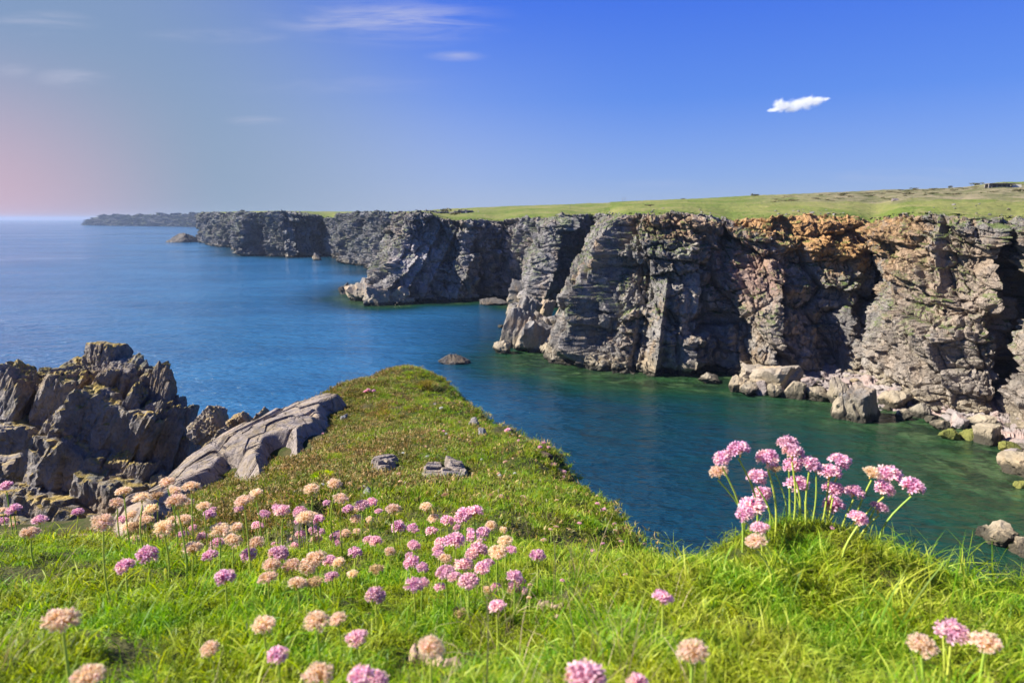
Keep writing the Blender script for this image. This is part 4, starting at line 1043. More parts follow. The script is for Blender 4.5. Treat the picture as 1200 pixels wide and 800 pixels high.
def scatter_object(name, pts, rots, scales, coll, **props):
    me = bpy.data.meshes.new(name)
    me.vertices.add(len(pts)); me.vertices.foreach_set('co', np.asarray(pts, np.float32).ravel())
    a = me.attributes.new('rot', 'FLOAT_VECTOR', 'POINT'); a.data.foreach_set('vector', np.asarray(rots, np.float32).ravel())
    a = me.attributes.new('scl', 'FLOAT_VECTOR', 'POINT'); a.data.foreach_set('vector', np.asarray(scales, np.float32).ravel())
    o = link(name, me, None, **props)
    ng = bpy.data.node_groups.new('scatter_' + name, 'GeometryNodeTree')
    ng.interface.new_socket('Geometry', in_out='INPUT', socket_type='NodeSocketGeometry')
    ng.interface.new_socket('Geometry', in_out='OUTPUT', socket_type='NodeSocketGeometry')
    N = ng.nodes
    gi, go = N.new('NodeGroupInput'), N.new('NodeGroupOutput')
    ip = N.new('GeometryNodeInstanceOnPoints'); ci = N.new('GeometryNodeCollectionInfo')
    ci.inputs['Collection'].default_value = coll
    ci.inputs['Separate Children'].default_value = True; ci.inputs['Reset Children'].default_value = True
    ra = N.new('GeometryNodeInputNamedAttribute'); ra.data_type = 'FLOAT_VECTOR'; ra.inputs['Name'].default_value = 'rot'
    sa = N.new('GeometryNodeInputNamedAttribute'); sa.data_type = 'FLOAT_VECTOR'; sa.inputs['Name'].default_value = 'scl'
    e2r = N.new('FunctionNodeEulerToRotation')
    L = ng.links
    L.new(gi.outputs[0], ip.inputs['Points']); L.new(ci.outputs[0], ip.inputs['Instance'])
    ip.inputs['Pick Instance'].default_value = True
    L.new(ra.outputs['Attribute'], e2r.inputs[0]); L.new(e2r.outputs[0], ip.inputs['Rotation']); L.new(sa.outputs['Attribute'], ip.inputs['Scale'])
    L.new(ip.outputs[0], go.inputs[0])
    md = o.modifiers.new('scatter', 'NODES'); md.node_group = ng
    return o
def in_rock(x, y, pad=0.0):
    r = np.zeros(x.shape, bool)
    for p in ROCK_POLYS:
        a = np.array(p)
        m = (x > a[:, 0].min() - .1) & (x < a[:, 0].max() + .1) & (y > a[:, 1].min() - .1) & (y < a[:, 1].max() + .1)
        if m.any(): r[m] |= poly_dist(p, x[m], y[m]) > pad
    return r
rsg = np.random.RandomState(3)
def polar_points(n, r0, r1, a0=-50, a1=50, power=1.0):
    """points with density ~ 1/r^power over the wedge"""
    uu = rsg.rand(n)
    if power == 2: r = r0 * (r1 / r0) ** uu
    else: r = np.sqrt(r0 ** 2 + uu * (r1 ** 2 - r0 ** 2))
    a = np.radians(rsg.uniform(a0, a1, n))
    return r * np.sin(a), r * np.cos(a)
def slope_of(x, y):
    e = 0.03
    gx = (ground(x + e, y) - ground(x - e, y)) / (2 * e); gy = (ground(x, y + e) - ground(x, y - e)) / (2 * e)
    return gx, gy
def green_zone(x, y):
    """1 where the long bright grass grows, 0 on the wind-cropped knoll"""
    r = np.hypot(x, y)
    q = np.stack([x, y, x * 0], -1)
    # band along the right flank of the knoll
    edge = np.array([at(*c)[:2] for c in [(745, 640, 2.0), (700, 600, 2.7), (645, 535, 3.9), (600, 498, 5.0), (560, 468, 6.3), (535, 455, 7.2)]])
    d = np.full(x.shape, 9e9)
    for a, c in zip(edge[:-1], edge[1:]):
        ab = c - a; tt = np.clip(((x - a[0]) * ab[0] + (y - a[1]) * ab[1]) / (ab @ ab), 0, 1)
        d = np.minimum(d, np.hypot(x - a[0] - tt * ab[0], y - a[1] - tt * ab[1]))
    band = 1 - sstep(d + 0.3 * fbm(q / 0.5, 3, 70), 0.35, 1.1)
    nearz = 1 - sstep(r + 0.5 * fbm(q / 0.6, 3, 71), 1.9, 2.9)
    patch = sstep(fbm(q / 0.8, 3, 72), 0.12, 0.4) * 0.8
    return np.clip(np.maximum(np.maximum(band, nearz), patch), 0, 1)
def make_scatter(name, coll, x, y, smin, smax, up=0.5, mod=1.0, **props):
    gx, gy = slope_of(x, y)
    z = ground(x, y)
    n = len(x)
    rx = np.arctan(gy) * up; ry = -np.arctan(gx) * up
    rot = np.stack([rx + rsg.normal(size=n) * .12, ry + rsg.normal(size=n) * .12, rsg.uniform(0, 2 * PI, n)], -1)
    s = rsg.uniform(smin, smax, n) * mod
    return scatter_object(name, np.stack([x, y, z], -1), rot, np.stack([s, s, s * rsg.uniform(0.8, 1.25, n)], -1), coll, **props)

x, y = polar_points(36000, 0.20, 2.9, -86, 86, power=2)
keep = rsg.rand(len(x)) < green_zone(x, y); keep &= ~in_rock(x, y)
gx, gy = slope_of(x, y); keep &= np.hypot(gx, gy) < 3.0
x, y = x[keep], y[keep]
cl_ = fbm(np.stack([x / .075, y / .075, x * 0], -1), 3, 80); k2 = cl_ > -0.30 + 0.10 * rsg.normal(size=len(x)); x, y, cl_ = x[k2], y[k2], cl_[k2]
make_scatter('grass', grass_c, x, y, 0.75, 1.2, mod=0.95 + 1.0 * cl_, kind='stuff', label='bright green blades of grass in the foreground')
x, y = polar_points(26000, 1.8, 10.5, -60, 40, power=1.5)
keep = (rsg.rand(len(x)) < green_zone(x, y)) & ~in_rock(x, y); gx, gy = slope_of(x, y); keep &= np.hypot(gx, gy) < 3.0
x, y = x[keep], y[keep]
make_scatter('slope_grass', medgrass_c, x, y, 0.7, 1.2, kind='stuff', label='green grass on the flank of the knoll')
x, y = polar_points(60000, 1.6, 11, -48, 20, power=1.5)
keep = (rsg.rand(len(x)) > green_zone(x, y) * 0.8) & ~in_rock(x, y); gx, gy = slope_of(x, y); keep &= np.hypot(gx, gy) < 2.8
x, y = x[keep], y[keep]
make_scatter('turf_cushions', turf_c, x, y, 0.7, 1.5, up=0.9, kind='stuff', label='short brownish green turf of the knoll')
x, y = polar_points(220, 0.35, 3.5, power=2)
keep = ~in_rock(x, y) & (fbm(np.stack([x / .3, y / .3, x * 0], -1), 3, 85) > 0.05); x, y = x[keep], y[keep]
make_scatter('dry_straw', straw_c, x, y, 0.5, 1.0, kind='stuff', label='dry straw among the grass')
x, y = polar_points(240, 0.5, 2.9, power=2)
keep = ~in_rock(x, y); x, y = x[keep], y[keep]
make_scatter('long_grass', longg_c, x, y, 0.5, 1.0, kind='stuff', label='longer arching grass blades')

# ================================================================== SEA THRIFT
def petal_mat(name, base, edge, under, trans=0.35):
    m = bpy.data.materials.new(name); m.use_nodes = True; m.node_tree.nodes.clear(); t = NT(m.node_tree)
    out = t.n('ShaderNodeOutputMaterial'); a = t.n('ShaderNodeAttribute'); a.attribute_name = 'tip'; b_ = t.n('ShaderNodeAttribute'); b_.attribute_name = 'tone'
    oi = t.n('ShaderNodeObjectInfo')
    col = t.mix(a.outputs['Fac'], base, edge)
    col = t.mix(t.mapr(b_.outputs['Fac'], 0.60, 0.85, 0, 0.85), col, under)
    hv = t.n('ShaderNodeHueSaturation'); t.link(col, hv.inputs['Color'])
    t.link(t.math('ADD', t.mapr(b_.outputs['Fac'], 0, 1, 0.80, 1.12, False), t.mapr(oi.outputs['Random'], 0, 1, -0.12, 0.12, False)), hv.inputs['Value'])
    t.link(t.mapr(oi.outputs['Random'], 0, 1, 0.492, 0.518, False), hv.inputs['Hue'])
    d = t.n('ShaderNodeBsdfPrincipled'); t.link(hv.outputs[0], d.inputs['Base Color']); d.inputs['Roughness'].default_value = 0.75; d.inputs['Specular IOR Level'].default_value = 0.15
    tr = t.n('ShaderNodeBsdfTranslucent'); t.link(hv.outputs[0], tr.inputs[0])
    mx = t.n('ShaderNodeMixShader'); mx.inputs[0].default_value = trans
    t.link(d.outputs[0], mx.inputs[1]); t.link(tr.outputs[0], mx.inputs[2]); t.link(mx.outputs[0], out.inputs[0])
    return m
pink_m = petal_mat("pink_petals", (0.72, 0.22, 0.42), (0.97, 0.62, 0.78), (0.97, 0.66, 0.58))
pale_m = petal_mat("pale_pink_petals", (0.70, 0.30, 0.42), (0.93, 0.60, 0.70), (0.85, 0.56, 0.46))
peach_m = petal_mat("faded_peach_petals", (0.85, 0.52, 0.22), (0.98, 0.82, 0.66), (0.96, 0.68, 0.60), 0.5)  # golden petal base carries the backlit glow as colour
orange_m = petal_mat("dried_tan_petals", (0.42, 0.24, 0.10), (0.74, 0.52, 0.30), (0.55, 0.35, 0.2))
white_m = petal_mat("white_petals", (0.7, 0.68, 0.6), (0.85, 0.84, 0.8), (0.8, 0.8, 0.7))
yellow_m = petal_mat("yellow_petals", (0.72, 0.50, 0.02), (0.85, 0.68, 0.03), (0.75, 0.45, 0.03), 0.2)
stem_m, t, b, out = new_mat("thrift_stem"); oi = t.n('ShaderNodeObjectInfo')
t.link(t.mix(oi.outputs['Random'], (0.28, 0.42, 0.05), (0.50, 0.54, 0.08)), b.inputs['Base Color']); b.inputs['Roughness'].default_value = 0.55
b.inputs['Subsurface Weight'].default_value = 0.0
bract_m, t, b, out = new_mat("papery_bracts"); tcn = t.n('ShaderNodeTexCoord')
t.link(t.mix(t.noise(tcn.outputs['Object'], 6, 3), (0.55, 0.30, 0.08), (0.80, 0.56, 0.16)), b.inputs['Base Color']); b.inputs['Roughness'].default_value = 0.7  # orange-yellow paints the backlit glow of the head undersides into the bracts

def head_mesh(name, seed, mat, florets, open_, full=0.55, flat=0.8, petals=5, jit=0.10):
    """a dome of small five-petalled florets, radius about 1"""
    rs = np.random.RandomState(seed)
    V = []; F3 = []; F4 = []; tip = []; tone = []
    zmin = 1 - 2 * full
    for i in range(florets):
        z = 1 - (i + 0.5) / florets * (1 - zmin); ph = i * 2.39996 + rs.normal() * 0.25
        r = math.sqrt(max(0, 1 - z * z)); n = Vector((r * math.cos(ph), r * math.sin(ph), z)) + Vector(rs.normal(size=3) * jit); n.normalize()
        c = n * (rs.uniform(0.66, 0.84)); c.z *= flat
        a = n.cross(Vector((0.3, 0.5, 0.81))).normalized(); bq = n.cross(a)
        base = len(V); V.append(tuple(c * 0.55)); tip.append(0.0); tn = rs.rand(); tone.append(tn)
        sz = open_ * rs.uniform(0.75, 1.2); lift = rs.uniform(0.10, 0.28)
        rot = rs.uniform(0, 6.28)
        for p in range(petals):
            th = rot + p * 2 * PI / petals + rs.normal() * 0.1; d1 = a * math.cos(th) + bq * math.sin(th); d2 = a * -math.sin(th) + bq * math.cos(th)
            k = len(V); lf = lift + rs.normal() * 0.05
            V += [tuple(c + d1 * sz * 0.55 + d2 * sz * 0.30 + n * lf * 0.7), tuple(c + d1 * sz * 0.55 - d2 * sz * 0.30 + n * lf * 0.7), tuple(c + d1 * sz + d2 * sz * 0.20 + n * lf), tuple(c + d1 * sz - d2 * sz * 0.20 + n * lf)]
            tip += [0.55, 0.55, 1, 1]; tone += [tn] * 4
            F3.append((base, k + 1, k)); F4.append((k, k + 1, k + 3, k + 2))
    # a small core so that light does not pass through
    cv, cf = ICO[2]; k = len(V)
    V += [(x * 0.5, y * 0.5, z * 0.42 + 0.05) for x, y, z in cv]; tip += [0] * len(cv); tone += [0.5] * len(cv); F3 += [tuple(q + k for q in f) for f in cf]
    me = mesh_np(name, V, [np.array(F4), np.array(F3)])
    attr(me, 'tip', tip); attr(me, 'tone', tone); me.materials.append(mat)
    return me
HEADS = {
    'pink': [head_mesh('pink_head', s, pink_m, 34, 0.30, 0.62, 0.85) for s in range(4)],
    'palepink': [head_mesh('pale_head', 10 + s, pale_m, 40, 0.27, 0.62, 0.85) for s in range(3)],
    'peach': [head_mesh('faded_head', 20 + s, peach_m, 62, 0.19, 0.64, 0.80, jit=0.07) for s in range(4)],
    'tan': [head_mesh('dried_head', 30 + s, orange_m, 50, 0.18, 0.60, 0.70, jit=0.16) for s in range(2)],
    'white': [head_mesh('white_head', 40, white_m, 30, 0.25, 0.6, 0.8)],
    'bud': [head_mesh('bud_head', 41, pale_m, 14, 0.16, 0.5, 1.3)],
    'yellow': [head_mesh('yellow_head', 42, yellow_m, 12, 0.36, 0.6, 0.7)],
}
def cup_mesh():
    V = []; F = []; n = 10
    prof = [(0.10, -1.05), (0.16, -0.72), (0.40, -0.50), (0.62, -0.22), (0.55, 0.0)]
    for r, z in prof:
        for i in range(n):
            a = 2 * PI * i / n; rr = r * (1 + 0.07 * ((i % 2) * 2 - 1)); V.append((rr * math.cos(a), rr * math.sin(a), z))
    for j in range(len(prof) - 1):
        for i in range(n): F.append((j * n + i, j * n + (i + 1) % n, (j + 1) * n + (i + 1) % n, (j + 1) * n + i))
    me = mesh_np('bract_cup', V, np.array(F), True); me.materials.append(bract_m); return me
CUP = cup_mesh()
def stem_mesh(vec, rad_, bend, seed):
    rs = np.random.RandomState(seed); n = 6; segs = 7
    v = Vector(vec); side = Vector((rs.normal(), rs.normal(), 0)); side.normalize()
    pts = [v * (i / segs) + side * (bend * v.length * math.sin(PI * (i / segs)) * 0.5) - Vector((v.x, v.y, 0)) * 0.35 * math.sin(PI * i / segs) for i in range(segs + 1)]
    V = []; F = []
    for i, p in enumerate(pts):
        d = (pts[min(i + 1, segs)] - pts[max(i - 1, 0)]).normalized(); a = d.orthogonal().normalized(); b_ = d.cross(a)
        rr = rad_ * (1.15 - 0.3 * i / segs)
        for j in range(n): V.append(tuple(p + a * rr * math.cos(2 * PI * j / n) + b_ * rr * math.sin(2 * PI * j / n)))
    for i in range(segs):
        for j in range(n): F.append((i * n + j, i * n + (j + 1) % n, (i + 1) * n + (j + 1) % n, (i + 1) * n + j))
    me = mesh_np('stem', V, np.array(F), True); me.materials.append(stem_m)
    return me, pts[-1] - pts[-2]
# (px, py, radius in picture pixels, kind); clusters give the labels
CLUSTERS = {
 'clump on the right mound': [
  (842, 553, 12, 'peach'), (847, 537, 13, 'pink'), (866, 526, 14, 'pink'), (900, 537, 14, 'pink'), (887, 559, 13, 'pink'), (893, 579, 12, 'pink'), (881, 594, 17, 'pink'), (873, 602, 11, 'pink'), (890, 619, 12, 'palepink'), (886, 634, 13, 'peach'),
  (924, 520, 13, 'palepink'), (929, 530, 14, 'palepink'), (930, 545, 13, 'pink'), (909, 549, 7, 'tan'), (934, 567, 14, 'pink'), (949, 543, 13, 'pink'), (957, 548, 9, 'pink'), (984, 540, 14, 'pink'), (972, 554, 14, 'pink'),
  (977, 573, 13, 'pink'), (977, 592, 14, 'pink'), (1001, 576, 12, 'pink'), (1006, 607, 12, 'pink'), (1022, 554, 11, 'peach'), (1041, 557, 16, 'pink'), (1037, 572, 13, 'pink'), (1069, 570, 15, 'pink'), (1031, 595, 11, 'palepink'), (975, 619, 3.5, 'bud')],
 'row before the dark crag': [
  (7, 569, 8, 'pink'), (16, 597, 9, 'pink'), (4, 610, 6, 'pink'), (46, 609, 9, 'pink'), (91, 600, 7, 'pink'), (35, 624, 11, 'peach'), (66, 648, 9, 'peach'), (97, 631, 8, 'peach'), (16, 615, 5, 'peach'), (3, 597, 5, 'peach'), (12, 650, 4, 'bud'), (51, 639, 5, 'yellow'), (58, 640, 4, 'yellow'), (44, 641, 4, 'yellow')],
 'crowd before the slab': [
  (147, 663, 12, 'pink'), (173, 650, 13, 'pink'), (246, 651, 10, 'pink'), (264, 676, 13, 'pink'), (214, 626, 7, 'pink'), (226, 618, 5, 'palepink'), (246, 602, 8, 'pink'), (208, 641, 7, 'pink'), (255, 636, 8, 'pink'), (292, 650, 10, 'pink'), (237, 629, 7, 'palepink'),
  (145, 576, 10, 'peach'), (137, 589, 9, 'peach'), (120, 612, 14, 'peach'), (166, 583, 11, 'peach'), (150, 617, 9, 'peach'), (159, 617, 10, 'tan'), (172, 609, 9, 'peach'), (184, 581, 9, 'tan'), (196, 565, 10, 'peach'), (224, 570, 11, 'peach'), (207, 587, 13, 'peach'), (217, 609, 10, 'peach'), (192, 618, 12, 'peach'),
  (184, 631, 8, 'peach'), (226, 642, 12, 'peach'), (239, 593, 9, 'peach'), (258, 621, 13, 'peach'), (273, 632, 11, 'peach'), (286, 587, 12, 'peach'), (300, 578, 9, 'peach'), (300, 636, 10, 'peach'), (276, 618, 9, 'peach'), (310, 602, 7, 'pink'), (300, 615, 6, 'pink'), (205, 575, 8, 'peach'), (178, 596, 9, 'peach'), (154, 603, 7, 'peach')],
 'mixed drift below the knoll': [
  (331, 598, 10, 'palepink'), (352, 600, 9, 'palepink'), (372, 608, 9, 'pink'), (424, 592, 9, 'palepink'), (467, 617, 9, 'pink'), (440, 634, 8, 'palepink'), (416, 647, 9, 'pink'), (429, 645, 6, 'pink'), (396, 636, 6, 'pink'), (392, 567, 9, 'peach'), (365, 573, 10, 'peach'), (399, 584, 10, 'peach'),
  (461, 596, 10, 'peach'), (358, 606, 12, 'peach'), (418, 608, 8, 'peach'), (404, 625, 8, 'peach'), (371, 632, 8, 'peach'), (457, 646, 7, 'peach'), (326, 649, 13, 'palepink'), (318, 662, 11, 'peach'), (341, 662, 11, 'peach'), (370, 654, 14, 'peach'), (360, 664, 13, 'peach'), (386, 657, 9, 'palepink'),
  (314, 677, 12, 'peach'), (349, 683, 12, 'peach'), (368, 682, 11, 'tan'), (388, 676, 9, 'palepink'), (397, 659, 8, 'peach'), (441, 667, 10, 'tan'), (303, 616, 6, 'pink'), (440, 698, 13, 'palepink'), (345, 640, 6, 'pink'), (433, 608, 5, 'peach'), (418, 622, 5, 'peach')],
 'dense pink central drift': [
  (484, 638, 7, 'pink'), (482, 659, 10, 'pink'), (505, 622, 8, 'pink'), (516, 635, 8, 'pink'), (524, 610, 9, 'pink'), (545, 602, 11, 'pink'), (556, 599, 11, 'pink'), (540, 608, 9, 'pink'), (533, 633, 13, 'pink'), (553, 628, 9, 'pink'), (566, 624, 9, 'pink'), (522, 670, 12, 'palepink'), (544, 662, 12, 'palepink'),
  (565, 665, 10, 'pink'), (549, 681, 13, 'palepink'), (485, 685, 11, 'pink'), (495, 683, 9, 'palepink'), (516, 688, 8, 'pink'), (495, 665, 8, 'pink'), (575, 698, 8, 'pink'), (582, 710, 11, 'pink'), (603, 675, 10, 'pink'), (630, 651, 10, 'pink'), (612, 644, 6, 'pink'), (599, 644, 7, 'pink'), (561, 644, 12, 'palepink'),
  (499, 593, 8, 'peach'), (508, 607, 8, 'peach'), (575, 616, 8, 'peach'), (522, 654, 9, 'peach'), (592, 634, 10, 'peach'), (583, 647, 12, 'peach'), (538, 717, 9, 'tan'), (572, 660, 8, 'palepink'), (532, 676, 9, 'palepink'), (553, 650, 9, 'palepink')],
 'near heads at the bottom': [
  (72, 726, 22, 'peach'), (103, 793, 20, 'peach'), (246, 760, 12, 'peach'), (309, 732, 15, 'peach'), (326, 767, 13, 'pink'), (371, 728, 16, 'peach'), (396, 725, 11, 'peach'), (418, 748, 14, 'palepink'), (373, 790, 19, 'peach'), (423, 793, 17, 'pink'), (443, 797, 14, 'palepink'), (454, 784, 6, 'pink'),
  (505, 758, 17, 'peach'), (777, 700, 13, 'pink'), (812, 763, 20, 'peach'), (685, 797, 28, 'palepink'), (747, 800, 14, 'palepink'), (1081, 756, 18, 'peach'), (1116, 741, 20, 'palepink'), (1155, 752, 18, 'peach'), (386, 756, 8, 'white'), (12, 734, 5, 'bud'), (2, 740, 8, 'white'), (695, 646, 4, 'palepink'), (1080, 733, 8, 'tan')],
 'distant tufts on the edge': [
  (637, 519, 3, 'pink'), (633, 524, 3, 'pink'), (643, 524, 2.5, 'palepink'), (649, 545, 4, 'palepink'), (655, 550, 3, 'palepink'), (660, 553, 4, 'pink'), (660, 559, 3, 'palepink'), (595, 504, 4, 'pink'), (700, 581, 2.5, 'pink'), (700, 590, 3, 'pink'), (707, 597, 4, 'pink'), (715, 602, 3, 'peach'), (722, 599, 3, 'palepink'), (730, 607, 3, 'palepink'),
  (726, 609, 2.5, 'pink'), (735, 615, 2.5, 'palepink'), (721, 621, 2.5, 'peach'), (756, 637, 2.5, 'palepink'), (592, 541, 3, 'peach'), (652, 617, 3.5, 'peach'), (645, 620, 3, 'peach'), (636, 633, 3.5, 'peach'), (652, 586, 3, 'peach'), (432, 457, 3, 'pink'), (428, 459, 3, 'pink'), (438, 458, 2.5, 'pink'), (517, 478, 2.5, 'white'), (393, 463, 2.2, 'white'), (620, 700, 3.5, 'peach')],
}
CNAME = {'pink': 'bright pink', 'palepink': 'pale pink', 'peach': 'faded peach', 'tan': 'dried tan', 'white': 'whitish', 'bud': 'closed', 'yellow': 'yellow'}
ORD = ['leftmost', 'second from left', 'third from left', 'fourth from left', 'fifth from left', 'sixth from left', 'seventh from left', 'eighth from left', 'ninth from left', 'tenth from left', 'eleventh from left', 'twelfth from left', 'thirteenth from left', 'fourteenth from left', 'fifteenth from left', 'sixteenth from left', 'seventeenth from left', 'eighteenth from left', 'nineteenth from left', 'twentieth from left'] + ['near the right end'] * 20
def solve_flower(px, py, r, cl):
    t0 = 10.0 / r if r < 6 else 10.2 / max(r, 8)
    if 'clump on the right' in cl: t0 = 0.80 + 0.05 * ((px * 7 + py * 3) % 10 - 5) / 5
    if 'distant' in cl: t0 = float(np.nan_to_num(hit_ground([px], [py + 6])[0], nan=3.2))
    ts = t0 * np.linspace(0.6, 1.7, 80)
    x, y, z = ray(px, py)
    bx, by = x * ts, y * ts
    if 'clump on the right' in cl:
        ax, ay, _ = ray(px + (955 - px) * 0.28, py); bx = ax * ts; by = by * 0 + np.minimum(y * ts, 0.80)
    if 'distant' in cl: by = by - 0.02
    h = EYE + z * ts - ground(bx, by)
    lo, hi = (0.02, 0.07) if 'distant' in cl else ((0.05, 0.16) if r > 6 else (0.03, 0.12))
    cost = np.abs(np.log(ts / t0)) + 30 * np.maximum(0, lo - h) + 12 * np.maximum(0, h - hi)
    i = int(np.argmin(cost)); tt = ts[i]
    return at(px, py, tt), (bx[i], by[i], float(ground(bx[i], by[i]))), r * tt / 800, tt
fi = 0
rsf = np.random.RandomState(31)
for cl, cnt_, box_ in [('dense pink central drift', 30, (478, 615, 615, 700)), ('mixed drift below the knoll', 30, (318, 462, 585, 690)), ('crowd before the slab', 22, (140, 300, 585, 660)), ('distant tufts on the edge', 10, (560, 740, 600, 690))]:
    for k_ in range(cnt_):
        kd_ = ['pink', 'palepink', 'peach'][rsf.choice(3, p=[.4, .3, .3])]
        CLUSTERS[cl].append((int(rsf.uniform(box_[0], box_[1])), int(rsf.uniform(box_[2], box_[3])), float(rsf.uniform(4.5, 7.5)) if cl[:3] != 'dis' else 3.0, kd_))
for cl, fl in CLUSTERS.items():
    ys = sorted(f[1] for f in fl); n = len(ys)
    rows = 4 if n > 33 else 3
    cuts = [ys[min(n - 1, int(n * k / rows))] for k in range(1, rows)]
    rn = ['top row', 'upper middle row', 'lower middle row', 'bottom row'] if rows == 4 else ['upper row', 'middle row', 'lower row']
    cell = {}
    for f in fl:
        ro = sum(f[1] >= c for c in cuts)
        cell.setdefault((ro, f[3]), []).append(f)
    for (ro, kd), lst in cell.items():
        lst.sort()
        for o_, (px, py, r, kd_) in enumerate(lst):
            head, base_, R, tt = solve_flower(px, py, r, cl); R *= 0.90
            noun = 'trefoil flower' if kd == 'yellow' else ('thrift bud' if kd == 'bud' else 'thrift head')
            pos = 'only one' if len(lst) == 1 else ('rightmost' if o_ == len(lst) - 1 else ORD[o_])
            short = cl
            lab = f'{CNAME[kd]} {noun}, {pos} in {rn[ro]}, {short}'
            root = empty('sea_thrift' if kd != 'yellow' else 'trefoil', base_, lab, 'flower', cl)
            vec = Vector(head) - Vector(base_)
            rnd = random.Random(fi * 13 + 5)
            sm, dv = stem_mesh(vec - Vector((0, 0, R * 0.9 if kd != 'yellow' else 0)), min(0.0011, R * 0.11), rnd.uniform(0.02, 0.16), fi)
            link('stem', sm, None, root)
            tiltq = (dv.normalized() * 0.75 + Vector((rnd.uniform(-.45, .45), rnd.uniform(-.5, .2), 0.9))).to_track_quat('Z', 'Y')
            hd = link('flower_head', HEADS[kd][rnd.randrange(len(HEADS[kd]))], None, root)
            asp = {'peach': 0.82, 'palepink': 0.92, 'tan': 0.8}.get(kd, 0.9) * rnd.uniform(0.78, 1.08)
            M = Matrix.Translation(vec) @ tiltq.to_matrix().to_4x4() @ Matrix.Rotation(rnd.uniform(0, 6.28), 4, 'Z') @ Matrix.Diagonal((R * 1.06, R * 1.06, R * asp, 1))
            hd.matrix_basis = M
            if kd not in ('yellow',) and r > 5:
                cp = link('bract_cup', CUP, None, root)
                cp.matrix_basis = Matrix.Translation(vec) @ tiltq.to_matrix().to_4x4() @ Matrix.Diagonal((R * 0.62, R * 0.62, R * 0.75, 1))
            fi += 1
# seed heads and tiny blooms dotted over the knoll
rsk = np.random.RandomState(21)
tiny = 0
for k_ in range(400):
    if tiny >= 70: break
    px, py = rsk.uniform(330, 620), rsk.uniform(470, 640)
    td = hit_ground([px], [py])[0]
    if np.isnan(td) or td < 2.0 or td > 7: continue
    q = at(px, py, td)
    if in_rock(np.array([q[0]]), np.array([q[1]]))[0]: continue
    kd = ['peach', 'white', 'tan', 'palepink'][rsk.randint(4)]
    where_ = ('near the crown of the knoll' if py < 500 else 'beside the big slab' if px < 400 and py < 570 else 'left of the flagstones' if px < 500 and py < 565 else 'around the flagstones' if py < 565 and px < 560 else 'on the right flank of the knoll' if px > 560 else 'just behind the flower drifts')
    o = link('thrift_bloom', HEADS[kd][0], None, None, label=f'tiny {CNAME[kd]} bloom in the turf, {where_}', category='flower', group=f'tiny {CNAME[kd]} blooms, {where_}')
    R = rsk.uniform(0.006, 0.011); o.location = (q[0], q[1], q[2] + 0.02); o.scale = (R, R, R * 0.8); o.rotation_euler = (rsk.uniform(-.5, .2), rsk.uniform(-.3, .3), rsk.uniform(0, 6))
    tiny += 1

# dead wood and withered clumps in the grass
wood_m = rock_material("dead_wood", 60.0, pale=(0.50, 0.36, 0.26), mid=(0.36, 0.24, 0.17), dark=(0.16, 0.10, 0.07), warm_amt=0.3, bstr=0.4)
def stick(px0, py0, px1, py1, r, label):
    t0 = hit_ground([px0], [py0])[0]; t1 = hit_ground([px1], [py1])[0]
    a = Vector(at(px0, py0, t0 * 0.97)); c = Vector(at(px1, py1, t1 * 0.97)); a.z += 0.004; c.z += 0.004
    n, segs = 8, 14; V = []; F = []; d = (c - a).normalized(); s1 = d.orthogonal().normalized(); s2 = d.cross(s1)
    rs = np.random.RandomState(int(px0))
    for i in range(segs + 1):
        p = a.lerp(c, i / segs) + s2 * 0.004 * math.sin(i * 0.9) + s1 * 0.003 * math.cos(i * 1.7)
        rr = r * (1.0 - 0.45 * i / segs) * (1 + 0.18 * rs.normal())
        for j in range(n): V.append(tuple(p + s1 * rr * (1 + .25 * rs.rand()) * math.cos(2 * PI * j / n) + s2 * rr * 0.6 * math.sin(2 * PI * j / n)))
    for i in range(segs):
        for j in range(n): F.append((i * n + j, i * n + (j + 1) % n, (i + 1) * n + (j + 1) % n, (i + 1) * n + j))
    F3 = [(0, j + 1, j) for j in range(1, n - 1)] + [(segs * n, segs * n + j, segs * n + j + 1) for j in range(1, n - 1)]
    link('dead_stick', mesh_np('dead_stick', V, [np.array(F), np.array(F3)]), wood_m, label=label, category='stick')
stick(482, 772, 545, 786, 0.0052, 'flat reddish brown piece of dead wood in the foreground grass')
stick(632, 714, 662, 716, 0.0040, 'short dry twisted root lying in the grass right of the drift')
stick(652, 722, 656, 745, 0.0016, 'thin dry stalk hanging below the twisted root')
dry_m = straw_mat
def withered(px, py, w_, label, seed):
    td = hit_ground([px], [py])[0]; q = at(px, py, td); R = w_ * td / 800
    me = tuft('withered_clump', seed, 70, R * 1.0, 0.0018, R * 0.7, 1.3, 3, 1.2); me.materials.append(dry_m)
    o = link('withered_clump', me, None, label=label, category='dry plant'); o.location = tuple(q)
withered(655, 722, 12, 'withered brown clump beside the twisted root', 301)
withered(800, 690, 22, 'dry tan patch in the grass behind the lone pink flower', 302)
withered(742, 745, 8, 'small dry tuft in the grass between two near flowers', 303)
withered(566, 742, 14, 'dry straw patch behind the dead wood', 304)
withered(1165, 735, 14, 'dry pale tuft at the right above the near flowers', 305)
withered(640, 800, 18, 'dry brown clump at the bottom edge beside the large pale head', 306)
withered(598, 545, 7, 'reddish dry tuft before the dark soil lump', 307)
